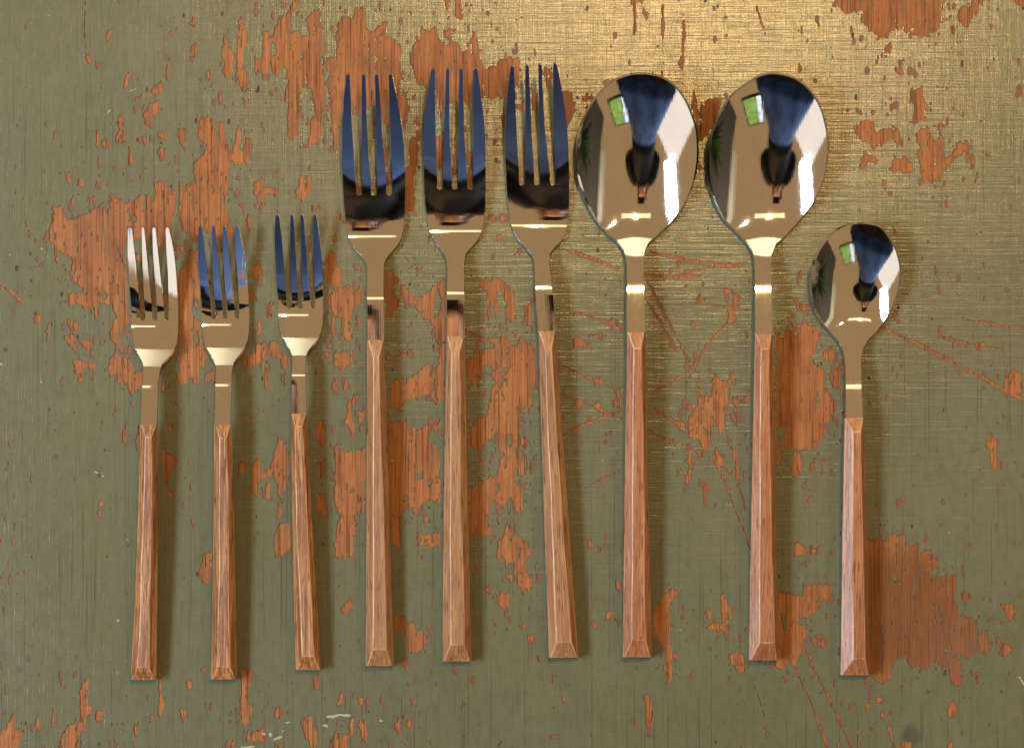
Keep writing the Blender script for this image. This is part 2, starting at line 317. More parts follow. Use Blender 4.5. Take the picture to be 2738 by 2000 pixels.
PATCHES = {
'A': """1715 1080 1740 1020 1800 1010 1870 1040 1880 1160 1905 1070 1940 1050 1950 1200 2000 1330 2030 1190 2055 1090 2080 1150 2085 1300 2130 1200 2175 1240 2175 1310 2120 1420 2050 1440 1990 1380 1965 1470 1975 1680 1660 1680 1680 1420 1760 1330 1790 1250 1740 1230 1710 1180
1920 450 1935 310 1980 370 1990 450 2020 490 2010 620 1950 660 1940 540
2050 270 2075 120 2095 180 2130 340 2100 420 2090 600 2140 650 2140 780 2110 800 2050 740 2035 690 2050 500
1650 400 1690 385 1695 470 1660 500
1290 900 1380 880 1370 960 1310 1010 1320 1110 1250 1090 1240 1050
1310 790 1370 730 1400 780 1350 820
1070 640 1110 620 1110 700 1075 760
1440 500 1460 500 1450 680 1435 680
1020 1030 1050 980 1065 1080 1040 1100
1000 1180 1050 1130 1080 1190 1060 1240 1000 1230
1550 1130 1590 1120 1600 1230 1560 1260
1380 1300 1430 1290 1430 1380 1385 1400
1105 1265 1130 1260 1140 1400 1115 1410
830 1130 860 1120 850 1240 835 1250
1365 1150 1420 1160 1430 1200 1380 1210
1460 290 1495 290 1475 370
820 545 880 545 870 600 840 590
910 300 960 240 975 250 935 345 912 330
2190 520 2240 500 2290 520 2290 600 2220 650 2190 600
550 1510 605 1510 600 1580 565 1580
1780 650 1810 625 1810 690 1780 700
1220 1190 1270 1180 1270 1240 1220 1240
1200 840 1225 790 1235 850 1210 880
1650 170 1675 160 1670 220 1650 230
885 1220 920 1215 925 1270 900 1285
820 1560 850 1565 855 1616 825 1616
660 1560 710 1550 720 1600 670 1600
750 490 785 500 770 540 755 530
2105 860 2130 860 2120 910 2108 905""",
'B': """0 520 60 510 75 290 120 280 130 480 185 480 150 350 190 200 235 120 300 110 310 280 350 270 400 265 405 320 465 300 470 220 450 170 490 150 530 80 560 90 570 290 610 360 600 560 650 500 690 480 720 400 720 270 760 150 870 150 880 80 940 75 970 130 975 240 1020 290 1060 260 1110 200 1130 200 1100 300 1200 320 1250 400 1280 440 1280 640 1240 760 1320 870 1330 1000 1280 1080 1200 1090 1130 1100 1100 950 1050 900 990 920 900 980 850 900 840 980 760 980 740 1180 720 1290 670 1350 655 1300 680 1200 650 1000 655 720 650 620 600 590 590 900 570 1130 540 1240 475 1250 470 1100 520 1000 510 920 470 850 490 780 420 760 400 800 400 940 360 1170 325 1200 300 1180 285 980 300 900 255 870 290 720 290 600 240 580 200 680 165 640 130 560 100 680 80 680 60 600 0 650
1340 560 1345 470 1370 420 1400 330 1450 250 1500 280 1560 240 1590 340 1620 400 1690 360 1750 400 1790 440 1850 430 1890 280 1940 330 1950 420 1960 560 2020 600 2080 560 2120 520 2200 500 2290 520 2290 700 2200 850 2120 850 2080 860 2000 850 1960 800 1900 960 1850 920 1800 880 1700 880 1640 930 1620 1000 1600 900 1580 780 1500 760 1440 740 1390 690 1370 620
1720 -40 1780 -40 1790 150 1740 140
1645 -40 1680 -40 1690 60 1660 95
1390 1050 1410 1000 1440 1020 1430 1090
1330 1250 1400 1200 1420 1300 1400 1450 1380 1640 1300 1640 1310 1460 1340 1400
1070 30 1090 30 1110 90 1090 100
370 10 400 5 400 40 330 80 320 70
1640 290 1680 270 1700 300 1660 320
220 60 240 50 235 110 225 110
1570 1190 1640 1160 1640 1400 1600 1500 1580 1400
1720 1190 1730 1170 1740 1500 1720 1500
1840 1330 1870 1330 1870 1600 1840 1600
1130 1280 1160 1280 1170 1600 1140 1600""",
'C': """1050 -40 1170 -40 1160 15 1100 50 1060 45
0 500 50 520 70 580 60 680 0 700
300 620 330 590 375 640 370 720 330 760
470 800 510 780 580 880 580 950 540 1010 500 1140 480 1000
640 830 690 810 720 850 690 885 640 870
70 940 120 870 160 880 150 960 90 980
820 720 900 700 930 710 860 770
1570 900 1600 780 1630 850 1640 970 1680 870 1740 850 1830 860 1800 950 1780 1080 1700 1200 1630 1220 1600 1000
660 920 720 900 690 960
200 760 240 800 240 960 200 960
1730 1080 1760 1060 1740 1180""",
'D': """600 60 640 -40 1600 -40 1540 100 1530 250 1480 290 1380 325 1330 300 1270 280 1230 310 1210 250 1130 260 1020 320 970 300 930 270 860 210 840 110 790 90 760 120 720 100 650 60
1790 -40 1910 -40 1860 100 1800 180 1770 230 1700 180 1680 130 1720 80 1790 70
2110 -40 2300 -40 2300 50 2200 30
310 310 340 230 355 240 345 300
310 600 330 555 350 610 335 650
1050 420 1065 385 1105 385 1125 430 1110 470 1065 470
1155 600 1170 570 1205 570 1225 605 1205 640 1170 640
1250 590 1270 580 1290 600 1275 620 1255 615
1568 170 1590 150 1615 175 1595 200
1553 75 1575 60 1597 85 1575 100
1615 240 1650 225 1680 270 1670 310 1640 300
1715 470 1735 460 1745 480 1728 492
385 360 400 345 418 365 400 382
1265 780 1310 770 1380 770 1390 850 1440 920 1440 1000 1380 1060 1270 1060 1320 960 1300 870 1265 850
770 1100 880 1050 970 1050 990 1140 1070 1110 1150 1140 1170 1190 1220 1240 1210 1260 1120 1210 1050 1240 980 1300 900 1250 810 1170
1320 1180 1350 1120 1440 1110 1460 1180 1500 1210 1520 1080 1555 1080 1570 1250 1560 1400 1540 1560 1400 1580 1350 1430 1340 1360 1290 1350 1380 1290 1330 1240
1600 1380 1700 1260 1780 1240 1790 1280 1700 1350 1620 1440 1580 1470
1140 1410 1220 1360 1290 1410 1310 1490 1200 1505 1140 1460
860 1400 870 1310 920 1330 990 1390 970 1420 910 1410 830 1470 820 1440
1770 1340 1820 1350 1830 1470 1800 1460
800 960 840 950 860 990 810 990
890 1540 920 1550 920 1640 895 1610
1040 1570 1070 1570 1070 1600 1040 1600
930 970 965 965 965 995 935 1000
1110 910 1150 900 1150 930 1120 930""",
'E': """365 460 390 400 430 340 470 300 470 180 510 170 550 230 580 290 640 270 700 250 760 230 820 190 840 150 900 200 950 180 970 90 1040 110 1080 160 1150 140 1200 70 1250 90 1290 70 1310 120 1340 100 1345 -30 1430 -30 1450 70 1530 40 1510 130 1490 290 1470 400 1440 480 1380 530 1330 480 1280 420 1180 440 1080 500 1040 560 1080 640 1090 900 1110 960 1120 1170 1100 1210 1050 1170 1060 1220 1120 1270 1050 1280 1020 1360 960 1330 950 1270 980 1180 990 1080 950 1010 860 1000 840 1090 825 1150 800 1080 780 1040 700 1040 600 1000 530 1010 600 970 590 930 690 910 720 880 640 840 625 720 620 600 560 580 480 590 475 500 430 470
1560 -30 1930 -30 1925 100 1960 220 1990 300 2020 390 1960 440 1900 460 1850 400 1800 380 1740 360 1700 460 1660 470 1620 390 1590 360 1550 250 1560 150
1640 530 1700 540 1710 700 1730 850 1730 1000 1650 1080 1700 1150 1740 1250 1750 1400 1780 1480 1700 1650 1530 1650 1540 1500 1560 1300 1560 1100 1540 900 1560 750 1620 650
1530 510 1600 500 1590 560 1540 550
1180 580 1210 580 1215 640 1190 640
1220 850 1250 850 1250 1120 1225 1120
1315 850 1340 850 1345 1000 1320 1010
1425 920 1450 920 1450 1030 1430 1030
2150 870 2200 920 2210 980 2150 1000
2130 240 2165 240 2165 380 2140 350
2190 700 2250 680 2280 740 2200 800
2110 1500 2180 1440 2280 1350 2280 1480 2180 1540 2130 1570
580 1150 640 1160 660 1200 630 1260 650 1320 620 1330 600 1230
410 1190 450 1190 440 1230 410 1220
400 1250 430 1270 425 1310 405 1300
570 1300 620 1340 660 1420 620 1400
620 1520 660 1500 700 1520 830 1540 800 1560 720 1570 700 1616 640 1616
950 1500 1000 1440 1050 1480 1120 1480 1160 1600 1100 1640 920 1640 930 1560
690 1320 760 1330 780 1370 760 1400
500 800 530 790 540 840 510 860
485 620 510 610 510 650 490 660
615 100 645 100 640 150 620 150
770 100 800 100 790 150 760 190
310 1100 350 1110 340 1160 315 1160
1060 1380 1130 1370 1150 1440 1090 1450""",
'F': """660 -20 720 -20 710 70 690 60
980 -20 1240 -20 1220 90 1190 130 1140 200 1110 170 1080 100 1060 70 1000 70
1390 60 1450 70 1440 140 1400 140
1480 -20 1610 -20 1600 70 1560 80 1490 50
1665 20 1710 20 1720 70 1670 70
1760 -20 1840 -20 1840 60 1770 70
1410 600 1430 640 1450 700 1510 690 1530 760 1480 850 1460 970 1420 960 1410 800
1450 1010 1490 1020 1480 1060 1455 1050
2060 780 2100 770 2100 850 2070 860
2190 820 2220 740 2240 730 2250 860 2230 1050 2200 1040 2180 900
1740 1570 1780 1560 1830 1530 1840 1640 1735 1640
1515 270 1535 265 1530 320 1510 310
1455 455 1490 450 1480 495 1460 490
975 290 1000 290 1000 350 980 350
1060 460 1080 455 1078 580 1066 580
1190 450 1205 445 1200 520 1185 520
830 1195 855 1190 855 1225 835 1225
850 1100 885 1095 880 1130 850 1130
1640 960 1665 960 1660 1020 1640 1000
2080 980 2110 980 2110 1060 2090 1060""",
'G': """1735 -20 1835 -20 1820 100 1790 190 1750 180 1735 100
-40 1500 50 1440 110 1320 130 1340 130 1460 190 1450 180 1540 140 1680 -40 1680
510 1680 530 1480 610 1420 650 1380 690 1350 690 1260 680 1120 720 1060 760 1010 750 1080 730 1150 750 1240 800 1260 790 1310 740 1330 740 1430 690 1500 680 1680
820 1310 860 1280 890 1310 870 1390 830 1390
300 1390 330 1370 345 1400 330 1435 300 1420
450 1270 470 1260 465 1370 450 1380
505 920 530 1000 510 1000
2080 950 2110 930 2160 960 2150 1120 2150 1220 2180 1280 2150 1330 2160 1400 2100 1420 2070 1400 2070 1250 2090 1100
1565 1290 1600 1290 1615 1340 1580 1380 1565 1350
1360 1200 1390 1150 1400 1230 1380 1330 1370 1260
1890 1370 1920 1310 1915 1390
1960 1310 1990 1300 1990 1330
2200 1480 2250 1450 2290 1450 2290 1550 2200 1550
2130 1470 2150 1460 2150 1560 2130 1560
1180 1410 1195 1400 1200 1490 1180 1490
1620 1050 1640 1050 1635 1110 1620 1110
640 980 670 955 670 990
520 1040 545 1040 540 1080 525 1070
1980 1560 2030 1550 2020 1610 1990 1610""",
'U': """720 1220 740 1160 780 1130 780 1190 745 1250
890 1180 930 1180 935 1240 900 1250
170 1300 210 1260 245 1300 220 1345 180 1340
410 1390 460 1330 510 1370 520 1450 540 1640 480 1640 470 1540 420 1500
-20 1460 40 1450 60 1500 40 1550 -20 1550
830 1380 850 1350 850 1480 820 1500
910 1400 950 1380 970 1480 970 1570 950 1560 930 1470
680 1500 700 1470 740 1500 740 1640 670 1640 660 1580
770 1500 810 1490 810 1640 775 1640
1190 1390 1230 1380 1260 1350 1260 1430 1240 1470 1210 1440
1320 1390 1360 1370 1360 1410 1320 1425
1350 1190 1400 1200 1400 1250 1370 1240
1410 1150 1440 1140 1440 1175 1415 1175
1790 1200 1810 1180 1820 1240 1800 1240
500 980 540 980 540 1090 515 1100
780 370 830 330 845 400 800 460 770 430
2120 300 2210 290 2215 400 2170 410 2110 360
1285 850 1310 840 1320 910 1300 915
1220 500 1280 480 1330 540 1400 530 1400 600 1460 610 1495 680 1440 760 1380 790 1330 770 1310 640 1230 600
1280 1560 1310 1540 1330 1580
200 1590 230 1590 240 1630 200 1640""",
'H': """0 30 50 0 60 60 140 70 190 110 180 150 120 120 80 130 60 290 50 300 50 100 0 130
225 -20 260 -20 255 70 235 50
380 50 400 -20 490 -20 490 100 440 130 410 190 365 150
500 240 520 240 525 270 500 265
1310 0 1390 0 1400 200 1370 270 1320 280 1310 150
630 680 660 620 690 650 720 740 760 780 740 900 690 930 650 900 590 880 610 760
640 1020 720 940 800 940 930 930 920 1040 860 1100 850 1170 820 1250 850 1330 820 1400 760 1360 760 1200 690 1160 650 1100
670 1180 690 1230 690 1330 660 1320
700 280 740 300 770 370 740 350
670 530 700 500 695 560
0 760 40 740 40 830 0 860
90 1100 150 1050 160 1120 130 1190 100 1170
0 1420 100 1430 150 1400 210 1430 240 1500 300 1540 300 1600 240 1640 220 1560 150 1530 90 1500 80 1640 50 1640 60 1520 0 1490
30 1230 70 1240 40 1330 10 1340
1130 830 1170 780 1220 850 1240 900 1180 960 1260 1040 1220 1120 1130 1190 1120 1000
1590 920 1650 850 1660 1320 1640 1640 1580 1640 1600 1440 1540 1370 1550 1260 1480 1200 1450 1130 1380 1110 1440 1010 1500 960 1560 930 1550 1080 1530 1200 1590 1180 1610 1000
1270 920 1350 960 1460 1150 1500 1220 1400 1110 1310 1060 1260 1010
1250 1500 1340 1480 1360 1530 1280 1560
1960 870 2000 850 2050 890 2060 850 2130 860 2160 920 2100 990 2110 1160 2080 1190 2050 1100 2040 1200 2010 1250 2030 1080 2000 980 1960 920
2160 1000 2190 950 2240 960 2240 1080 2190 1170 2170 1080
2040 320 2190 320 2190 360 2060 360
2100 490 2130 480 2140 510 2110 520
2040 1380 2180 1370 2200 1480 2290 1560 2290 1640 2140 1640 2150 1500 2090 1440
1840 1560 1920 1540 1960 1590 1900 1640 1840 1640
600 1500 650 1500 640 1540
690 1500 870 1490 850 1560 760 1640 680 1600
1320 680 1395 740 1370 740
1440 770 1480 770 1490 800 1460 810
1870 1440 1930 1430 1930 1470 1880 1480
875 60 925 40 920 100 890 110
885 1200 915 1200 915 1260 885 1260
1040 30 1060 30 1055 100 1045 100""",
'I': """90 -20 140 -20 130 60 110 180 80 180 90 90
225 90 250 60 250 160 235 170
660 180 690 110 695 190 670 210
780 110 800 100 800 200 780 200
820 310 880 220 900 230 880 320 850 340 830 450 860 480 865 560 840 600 810 500 760 480 800 440
1310 100 1370 90 1430 20 1500 -20 1510 90 1580 -20 1640 -20 1640 290 1570 330 1510 230 1440 260 1380 270 1310 260 1290 180
1200 130 1290 80 1310 270 1290 330 1180 380 1180 200
670 690 730 620 740 720 800 740 880 730 960 700 960 1270 860 1280 870 1400 850 1650 690 1650 710 1430 760 1300 700 1180 680 1050 690 900
1160 480 1310 460 1320 550 1400 530 1500 520 1620 420 1620 560 1540 560 1450 640 1560 660 1580 760 1600 860 1560 960 1620 1000 1610 1170 1500 1160 1440 1200 1420 1280 1370 1260 1320 1180 1280 1260 1260 1300 1260 1400 1250 1550 1190 1520 1180 1250 1150 1000 1160 700
1410 1400 1480 1450 1610 1440 1610 1520 1520 1560 1430 1540 1420 1460
1920 440 2000 400 2050 310 2060 200 2100 130 2180 100 2290 120 2290 900 2220 850 2200 760 2170 700 2120 720 2110 620 2080 560 2020 640 1960 720 1990 840 1950 850 1960 640 1860 700 1870 560
2050 60 2290 0 2290 100 2080 120
2120 800 2190 770 2240 880 2230 1000 2180 1080 2160 1220 2130 1150 2120 950
1860 1060 1960 980 2080 950 2090 1060 2040 1200 1990 1300 2020 1440 1990 1460 1920 1360 1870 1450 1860 1250
2290 1480 2180 1400 2140 1500 2110 1640 2290 1640
70 950 130 860 170 720 220 640 280 660 300 780 290 950 270 1080 230 1140 190 1080 200 1000 140 930
-20 850 40 800 50 1050 30 1110 -20 1100
90 1020 130 1020 135 1150 90 1140
210 1180 250 1180 250 1290 190 1310
160 1480 230 1370 300 1350 310 1440 300 1570 230 1640 180 1640
540 500 580 480 620 570 600 680 560 710 540 640
530 1080 600 1100 640 1300 560 1300
540 850 620 800 620 900 570 960
900 400 950 370 940 460 910 480
1040 40 1080 60 1070 120""",
'P': """680 130 760 90 770 200 840 110 870 170 880 310 830 370 790 410 800 470 770 560 740 590 720 510 690 490 640 590 600 560 600 480 650 440 680 330 720 290 690 220 620 200 600 150
720 640 760 610 790 650 780 720 820 770 825 850 790 850 760 770 740 830 690 800 740 740
815 600 840 610 830 680 790 710
590 760 690 700 690 770 650 830 680 950 640 970 600 900
730 990 750 920 780 1000 840 980 855 1050 820 1100 860 1160 840 1220 790 1160 780 1080 750 1100
720 1220 765 1210 765 1280 740 1290 720 1260
660 1200 680 1160 685 1230
580 190 640 190 640 260 590 300
870 1085 890 1080 885 1105
690 1335 710 1340 700 1355
815 1350 835 1350 830 1375
845 1400 870 1400 865 1420""",
'J': """-20 240 45 240 60 440 20 530 -20 470
140 400 200 380 200 550 170 550
-20 660 60 740 100 660 150 680 210 770 240 800 170 830 180 880 110 860 80 900 40 950 -20 940
-20 1080 60 1010 100 960 130 1080 190 1150 190 1230 100 1290 40 1350 60 1430 -20 1640
170 930 210 920 220 1070 170 1070
100 1560 150 1520 190 1560 150 1616
550 450 610 420 660 440 650 470 560 470
880 520 910 470 930 540 900 580
690 625 810 625 840 690 790 660 700 650
540 700 590 640 650 680 720 710 660 730 570 740
1870 220 1920 240 1980 290 2000 310 1980 380 1950 440 1970 510 1900 520 1910 440 1870 400 1950 390 1960 310 1920 260 1870 280
900 1090 960 1110 970 1270 900 1260 890 1200 920 1170
570 1190 620 1180 640 1220 590 1310
760 1220 790 1230 780 1260 740 1260
760 1000 800 1010 790 1040 740 1060
1620 930 1650 990 1670 1080 1690 1140 1750 1180 1760 1300 1760 1500 1700 1650 1640 1540 1570 1500 1590 1280 1640 1200 1620 1050
1590 900 1620 800 1660 810 1640 880 1620 930
1770 1150 1790 980 1830 1000 1900 1080 1900 1200 1870 1330 1870 1450 1820 1490 1780 1350
1900 1060 1945 950 1930 1060
1940 1180 1980 1200 1970 1290 1945 1280
2020 1180 2070 1130 2060 1210 2020 1230
1780 30 1900 20 2000 30 1960 50 1800 45
1640 350 1650 270 1665 290 1665 350
1585 540 1600 540 1615 570 1600 575
1720 930 1745 925 1740 965 1720 960
1925 640 1945 645 1945 675 1925 670
850 1480 890 1470 880 1500 855 1500""",
'K': """1760 330 1790 310 1840 380 1860 470 1820 500 1790 430
1530 430 1560 340 1590 330 1590 400 1560 450
1620 340 1670 340 1690 400 1650 400
1550 520 1600 470 1610 510 1540 550
1650 600 1690 620 1740 650 1720 700 1710 820 1680 820 1680 680
1930 310 1960 320 1990 440 2000 560 2000 640 1970 590 1950 460
670 1130 700 1110 725 1150 700 1190 675 1170
770 1160 810 1160 820 1210 790 1215
-20 230 60 240 150 250 190 260 180 300 60 290 50 480 -20 450
110 420 130 350 145 490 100 540 40 560 90 520
195 400 225 370 230 480 200 540
-20 620 50 660 40 730 -20 740
130 640 160 620 165 670 140 690
40 760 130 730 120 820 80 870 50 830
-20 1080 40 1120 100 1090 160 1160 190 1180 170 1260 100 1290 100 1400 180 1440 180 1560 120 1590 60 1450 60 1330 70 1220 40 1200 30 1310 -20 1310
210 1320 250 1310 250 1350 220 1350
1460 90 1490 100 1515 160 1490 160
1950 90 1985 95 1980 130 1955 130
1470 520 1500 520 1495 550 1470 545
1540 560 1580 560 1560 620 1540 610
1545 420 1580 430 1570 450""",
'L': """1370 250 1420 230 1460 280 1400 340 1400 440 1420 640 1400 720 1430 790 1460 800 1430 850 1420 1000 1380 1060 1350 1010 1360 880 1350 780 1310 710 1270 640 1260 480 1290 360
1670 440 1720 400 1750 430 1740 490 1690 500
1830 300 1855 250 1890 360 1940 420 1930 490 1900 510 1890 600 1820 610 1740 600 1700 580 1760 530 1820 530
1900 800 1960 760 2000 800 2040 850 2050 960 1990 960 1920 900
1190 1160 1230 1180 1250 1290 1260 1380 1220 1440 1195 1350
840 440 900 430 890 480 850 500
920 170 960 180 955 240 930 230
100 560 130 540 150 570 120 590
160 650 210 640 215 680 170 680
245 830 275 830 275 880 250 870
365 1000 410 990 400 1040 370 1050
470 1190 510 1190 490 1230
380 1510 450 1490 440 1510 385 1525
920 510 950 510 950 550 925 545
720 530 760 540 750 555
1720 240 1755 240 1750 265 1725 265
1690 640 1720 640 1690 670
1090 1380 1105 1370 1110 1415 1095 1415
1210 1500 1250 1510 1230 1530
-20 110 15 120 10 170 -20 170
-20 290 15 300 15 380 -20 420""",
'M': """920 -20 1490 -20 1510 30 1470 90 1460 200 1500 130 1560 150 1600 120 1665 130 1660 330 1700 400 1710 470 1780 480 1850 530 1880 610 1920 590 1960 600 1940 780 1910 790 1880 730 1850 760 1790 830 1700 800 1700 880 1730 1000 1700 1080 1650 1090 1620 1000 1590 920 1500 870 1440 890 1410 940 1270 910 1250 820 1160 830 1130 900 1110 1010 1050 1050 970 1030 930 970 880 970 880 0
140 260 230 270 270 310 350 290 360 200 500 200 600 220 600 350 560 350 520 280 490 400 440 460 380 490 300 490 310 540 380 550 370 660 370 760 330 800 290 910 240 870 160 930 80 920 100 800
1735 290 1760 270 1790 300 1770 330 1740 320
1975 495 1995 485 2010 510 1990 525
2060 370 2170 360 2180 430 2150 510 2110 510
2000 620 2030 630 2050 680 2080 700 2160 770 2110 830 2060 800 2055 740
420 680 480 640 540 670 520 730 440 730
540 460 565 470 560 510 540 505
1605 1240 1650 1210 1690 1250 1660 1360 1620 1340
1080 1450 1110 1440 1140 1560 1130 1640
740 1290 770 1230 790 1250 760 1290
1570 1640 1640 1550 1640 1640
330 20 360 10 360 50 335 50
985 1190 1020 1190 1010 1225 990 1220
900 1250 920 1250 915 1290 900 1280
1020 1320 1045 1330 1045 1365
640 1580 670 1580 660 1620 640 1610
810 1470 830 1470 830 1590 815 1590
1200 1580 1280 1570 1280 1640 1200 1640""",
'N': """110 -20 540 -20 560 150 620 240 620 300 570 380 520 430 545 500 480 580 400 620 330 590 260 610 200 560 220 480 200 450 120 480
590 -20 680 -20 660 110 620 120 590 60
120 540 160 550 160 740 120 790
250 830 270 670 310 660 330 720 345 870 260 885
480 730 540 740 500 790
405 780 430 760 440 820 405 830
1940 540 1980 510 2010 540 2030 620 2030 820 1970 830 1960 680
2070 70 2150 -20 2240 20 2230 130 2190 200 2110 180
1060 1450 1090 1390 1250 1400 1270 1500 1320 1470 1360 1550 1460 1520 1490 1650 880 1650 880 1430
260 1480 310 1450 370 1520 360 1570 280 1590
410 1500 480 1510 460 1560 430 1550
380 1090 400 1070 405 1120 380 1120
1215 1080 1245 1085 1225 1110
1060 180 1080 190 1070 215
1820 670 1860 660 1830 690""",
'Q': """780 20 790 80 850 100 870 40 960 40 940 200 990 230 1000 330 1050 390 1000 470 960 550 880 550 840 530 850 440 800 440 790 250
1000 180 1030 130 1040 170 1015 200
1040 250 1080 210 1070 300 1040 290""",
'O': """1300 950 1340 925 1380 955 1310 968
1480 1200 1550 1120 1610 1150 1600 1260 1510 1300
1370 1580 1400 1545 1450 1600 1440 1652 1370 1652
0 900 40 790 90 850 130 780 200 840 220 880 180 1100 260 1120 270 1300 330 1330 300 1400 200 1652 0 1652
250 1020 290 980 330 990 310 1080 270 1060
300 1150 370 1080 380 1230 320 1230
70 640 100 660 150 690 130 715 90 690
1100 895 1130 900 1120 915 1100 915
1200 925 1230 930 1220 945 1200 940
730 740 750 730 760 750 740 760
800 600 830 590 840 610 815 620
925 345 945 345 940 370 925 370
1340 395 1365 400 1350 415
95 455 110 450 115 490 95 495""",
}
HOLES = {
'B': """390 490 405 470 420 500 405 520
1025 490 1050 470 1070 500 1065 600 1050 590 1055 530 1030 540
330 540 345 540 345 600 330 600""",
'E': """850 930 900 900 950 930 900 970
930 770 950 790 945 840 930 830
1230 90 1260 110 1270 180 1250 220 1235 170
1110 250 1150 240 1170 290 1130 310
1880 270 1910 280 1890 320
880 1010 910 1010 905 1040""",
'M': """1130 120 1190 210 1170 220 1120 150
1585 770 1605 757 1625 780 1605 800
1472 400 1490 388 1508 405 1490 422
150 490 200 420 200 520 170 560
1240 815 1255 830 1240 845""",
'I': """1410 940 1440 900 1450 960 1420 980
2190 600 2220 580 2230 640 2200 680
2100 140 2130 110 2140 160 2110 180
790 1060 800 1020 810 1060""",
'P': """720 240 745 225 745 270 725 290
800 410 850 410 850 450 810 470""",
'N': """330 700 340 690 345 720""",
}
SCRATCHES = [
 ('C', 15, '1085 0 1090 150 1082 300'), ('C', 15, '1333 60 1332 370'), ('C', 20, '1518 180 1508 400 1500 600'), ('C', 8, '2140 60 2220 300'),
 ('E', 9, '0 830 70 890 220 1020'), ('O', 15, '650 830 900 940 1150 1070 1340 1170 1500 1260 1640 1325'),
 ('O', 11, '1210 770 1350 795 1500 820 1640 830'), ('O', 9, '1040 890 1220 935 1330 950 1480 975'),
 ('O', 14, '60 650 170 705'), ('T', 12, '10 1065 120 1100 320 1175'), ('T', 13, '500 1085 600 1105 700 1130 830 1140'),
 ('T', 15, '850 1155 990 1158'), ('T', 13, '460 1215 640 1217 770 1215'), ('T', 8, '690 1190 850 1165'),
 ('J', 9, '650 455 780 500 860 530 1000 570'), ('J', 11, '440 890 600 960 760 1030 900 1090 960 1130'),
 ('J', 11, '470 1160 600 1200 740 1250 870 1310 980 1350'), ('J', 10, '500 1490 700 1390 860 1320 970 1290'),
 ('J', 9, '1190 160 1320 400 1450 640 1560 860'), ('J', 8, '1180 320 1290 490 1390 660 1460 760'),
 ('J', 11, '1660 800 1800 620 1880 540 1940 460'), ('J', 11, '1600 910 1460 1010 1320 1090 1220 1150'),
 ('J', 11, '1210 1270 1400 1360 1500 1430'), ('J', 10, '1210 1470 1360 1540 1450 1580'),
 ('J', 7, '1500 350 1700 365 2080 420'), ('J', 16, '1530 900 1600 915'), ('J', 22, '1870 395 1990 395'),
 ('K', 14, '1740 410 1860 480 1940 535'), ('K', 9, '1500 300 1620 330'), ('K', 9, '1840 540 1900 690 1960 860 2040 1030 2090 1180'),
 ('K', 7, '1990 640 2060 850'), ('K', 6, '1890 210 1930 330'), ('K', 9, '670 660 780 600 960 510'),
 ('M', 13, '270 900 340 1060 420 1230 460 1360 560 1600'), ('M', 10, '380 760 440 920 520 1080 640 1330 740 1560 760 1640'),
 ('N', 12, '1780 -20 1950 50 2050 110 2120 180 2280 225'), ('N', 5, '1820 670 1930 625'),
 ('P', 7, '560 60 690 105 770 130 860 140'), ('I', 6, '1900 30 2050 70 2240 110'), ('L', 8, '1195 1150 1215 1440'),
 ('G', 8, '1380 900 1385 1330'), ('D', 7, '880 30 900 90'),
 ('P', 5, '1000 520 1060 485 1130 455'),
]
DARK_LINES = [
 ('F', 5, '650 680 660 880'), ('F', 4, '465 280 505 430'), ('F', 4, '10 620 120 990'), ('E', 5, '130 690 400 690'),
 ('L', 7, '2100 1020 2170 1200 2240 1460'), ('L', 7, '2205 1110 2210 1240'), ('L', 5, '2030 1190 2080 1350'),
 ('L', 5, '820 1075 980 1090 1050 1130'), ('L', 4, '0 1140 420 1165'), ('K', 5, '1230 1135 1400 1155 1500 1165'),
 ('U', 5, '785 1110 790 1290'), ('U', 5, '845 1130 850 1300'), ('U', 6, '595 1440 590 1590'), ('U', 6, '545 960 548 1560'),
 ('U', 5, '510 1380 515 1640'), ('U', 5, '1270 980 1275 1440'), ('G', 5, '1390 900 1385 1180'), ('G', 4, '910 1030 905 1180'),
 ('G', 4, '615 1150 620 1290'), ('M', 4, '1010 1190 1600 1190'), ('M', 5, '0 1260 40 1460'), ('A', 10, '735 0 728 250 740 470'),
 ('A', 4, '160 905 215 908'), ('G', 5, '20 80 20 420'), ('O', 4, '1100 450 1150 560 1180 620'), ('N', 4, '1090 740 1100 810'),
 ('D', 6, '1960 920 1935 1000 1925 1090'), ('L', 5, '1480 930 1480 1020'), ('L', 5, '1575 1140 1575 1200'),
 ('A', 4, '1200 0 1205 60'), ('M', 5, '2110 1110 2170 1090'), ('G', 3, '1620 280 1700 500 1790 740'),
]
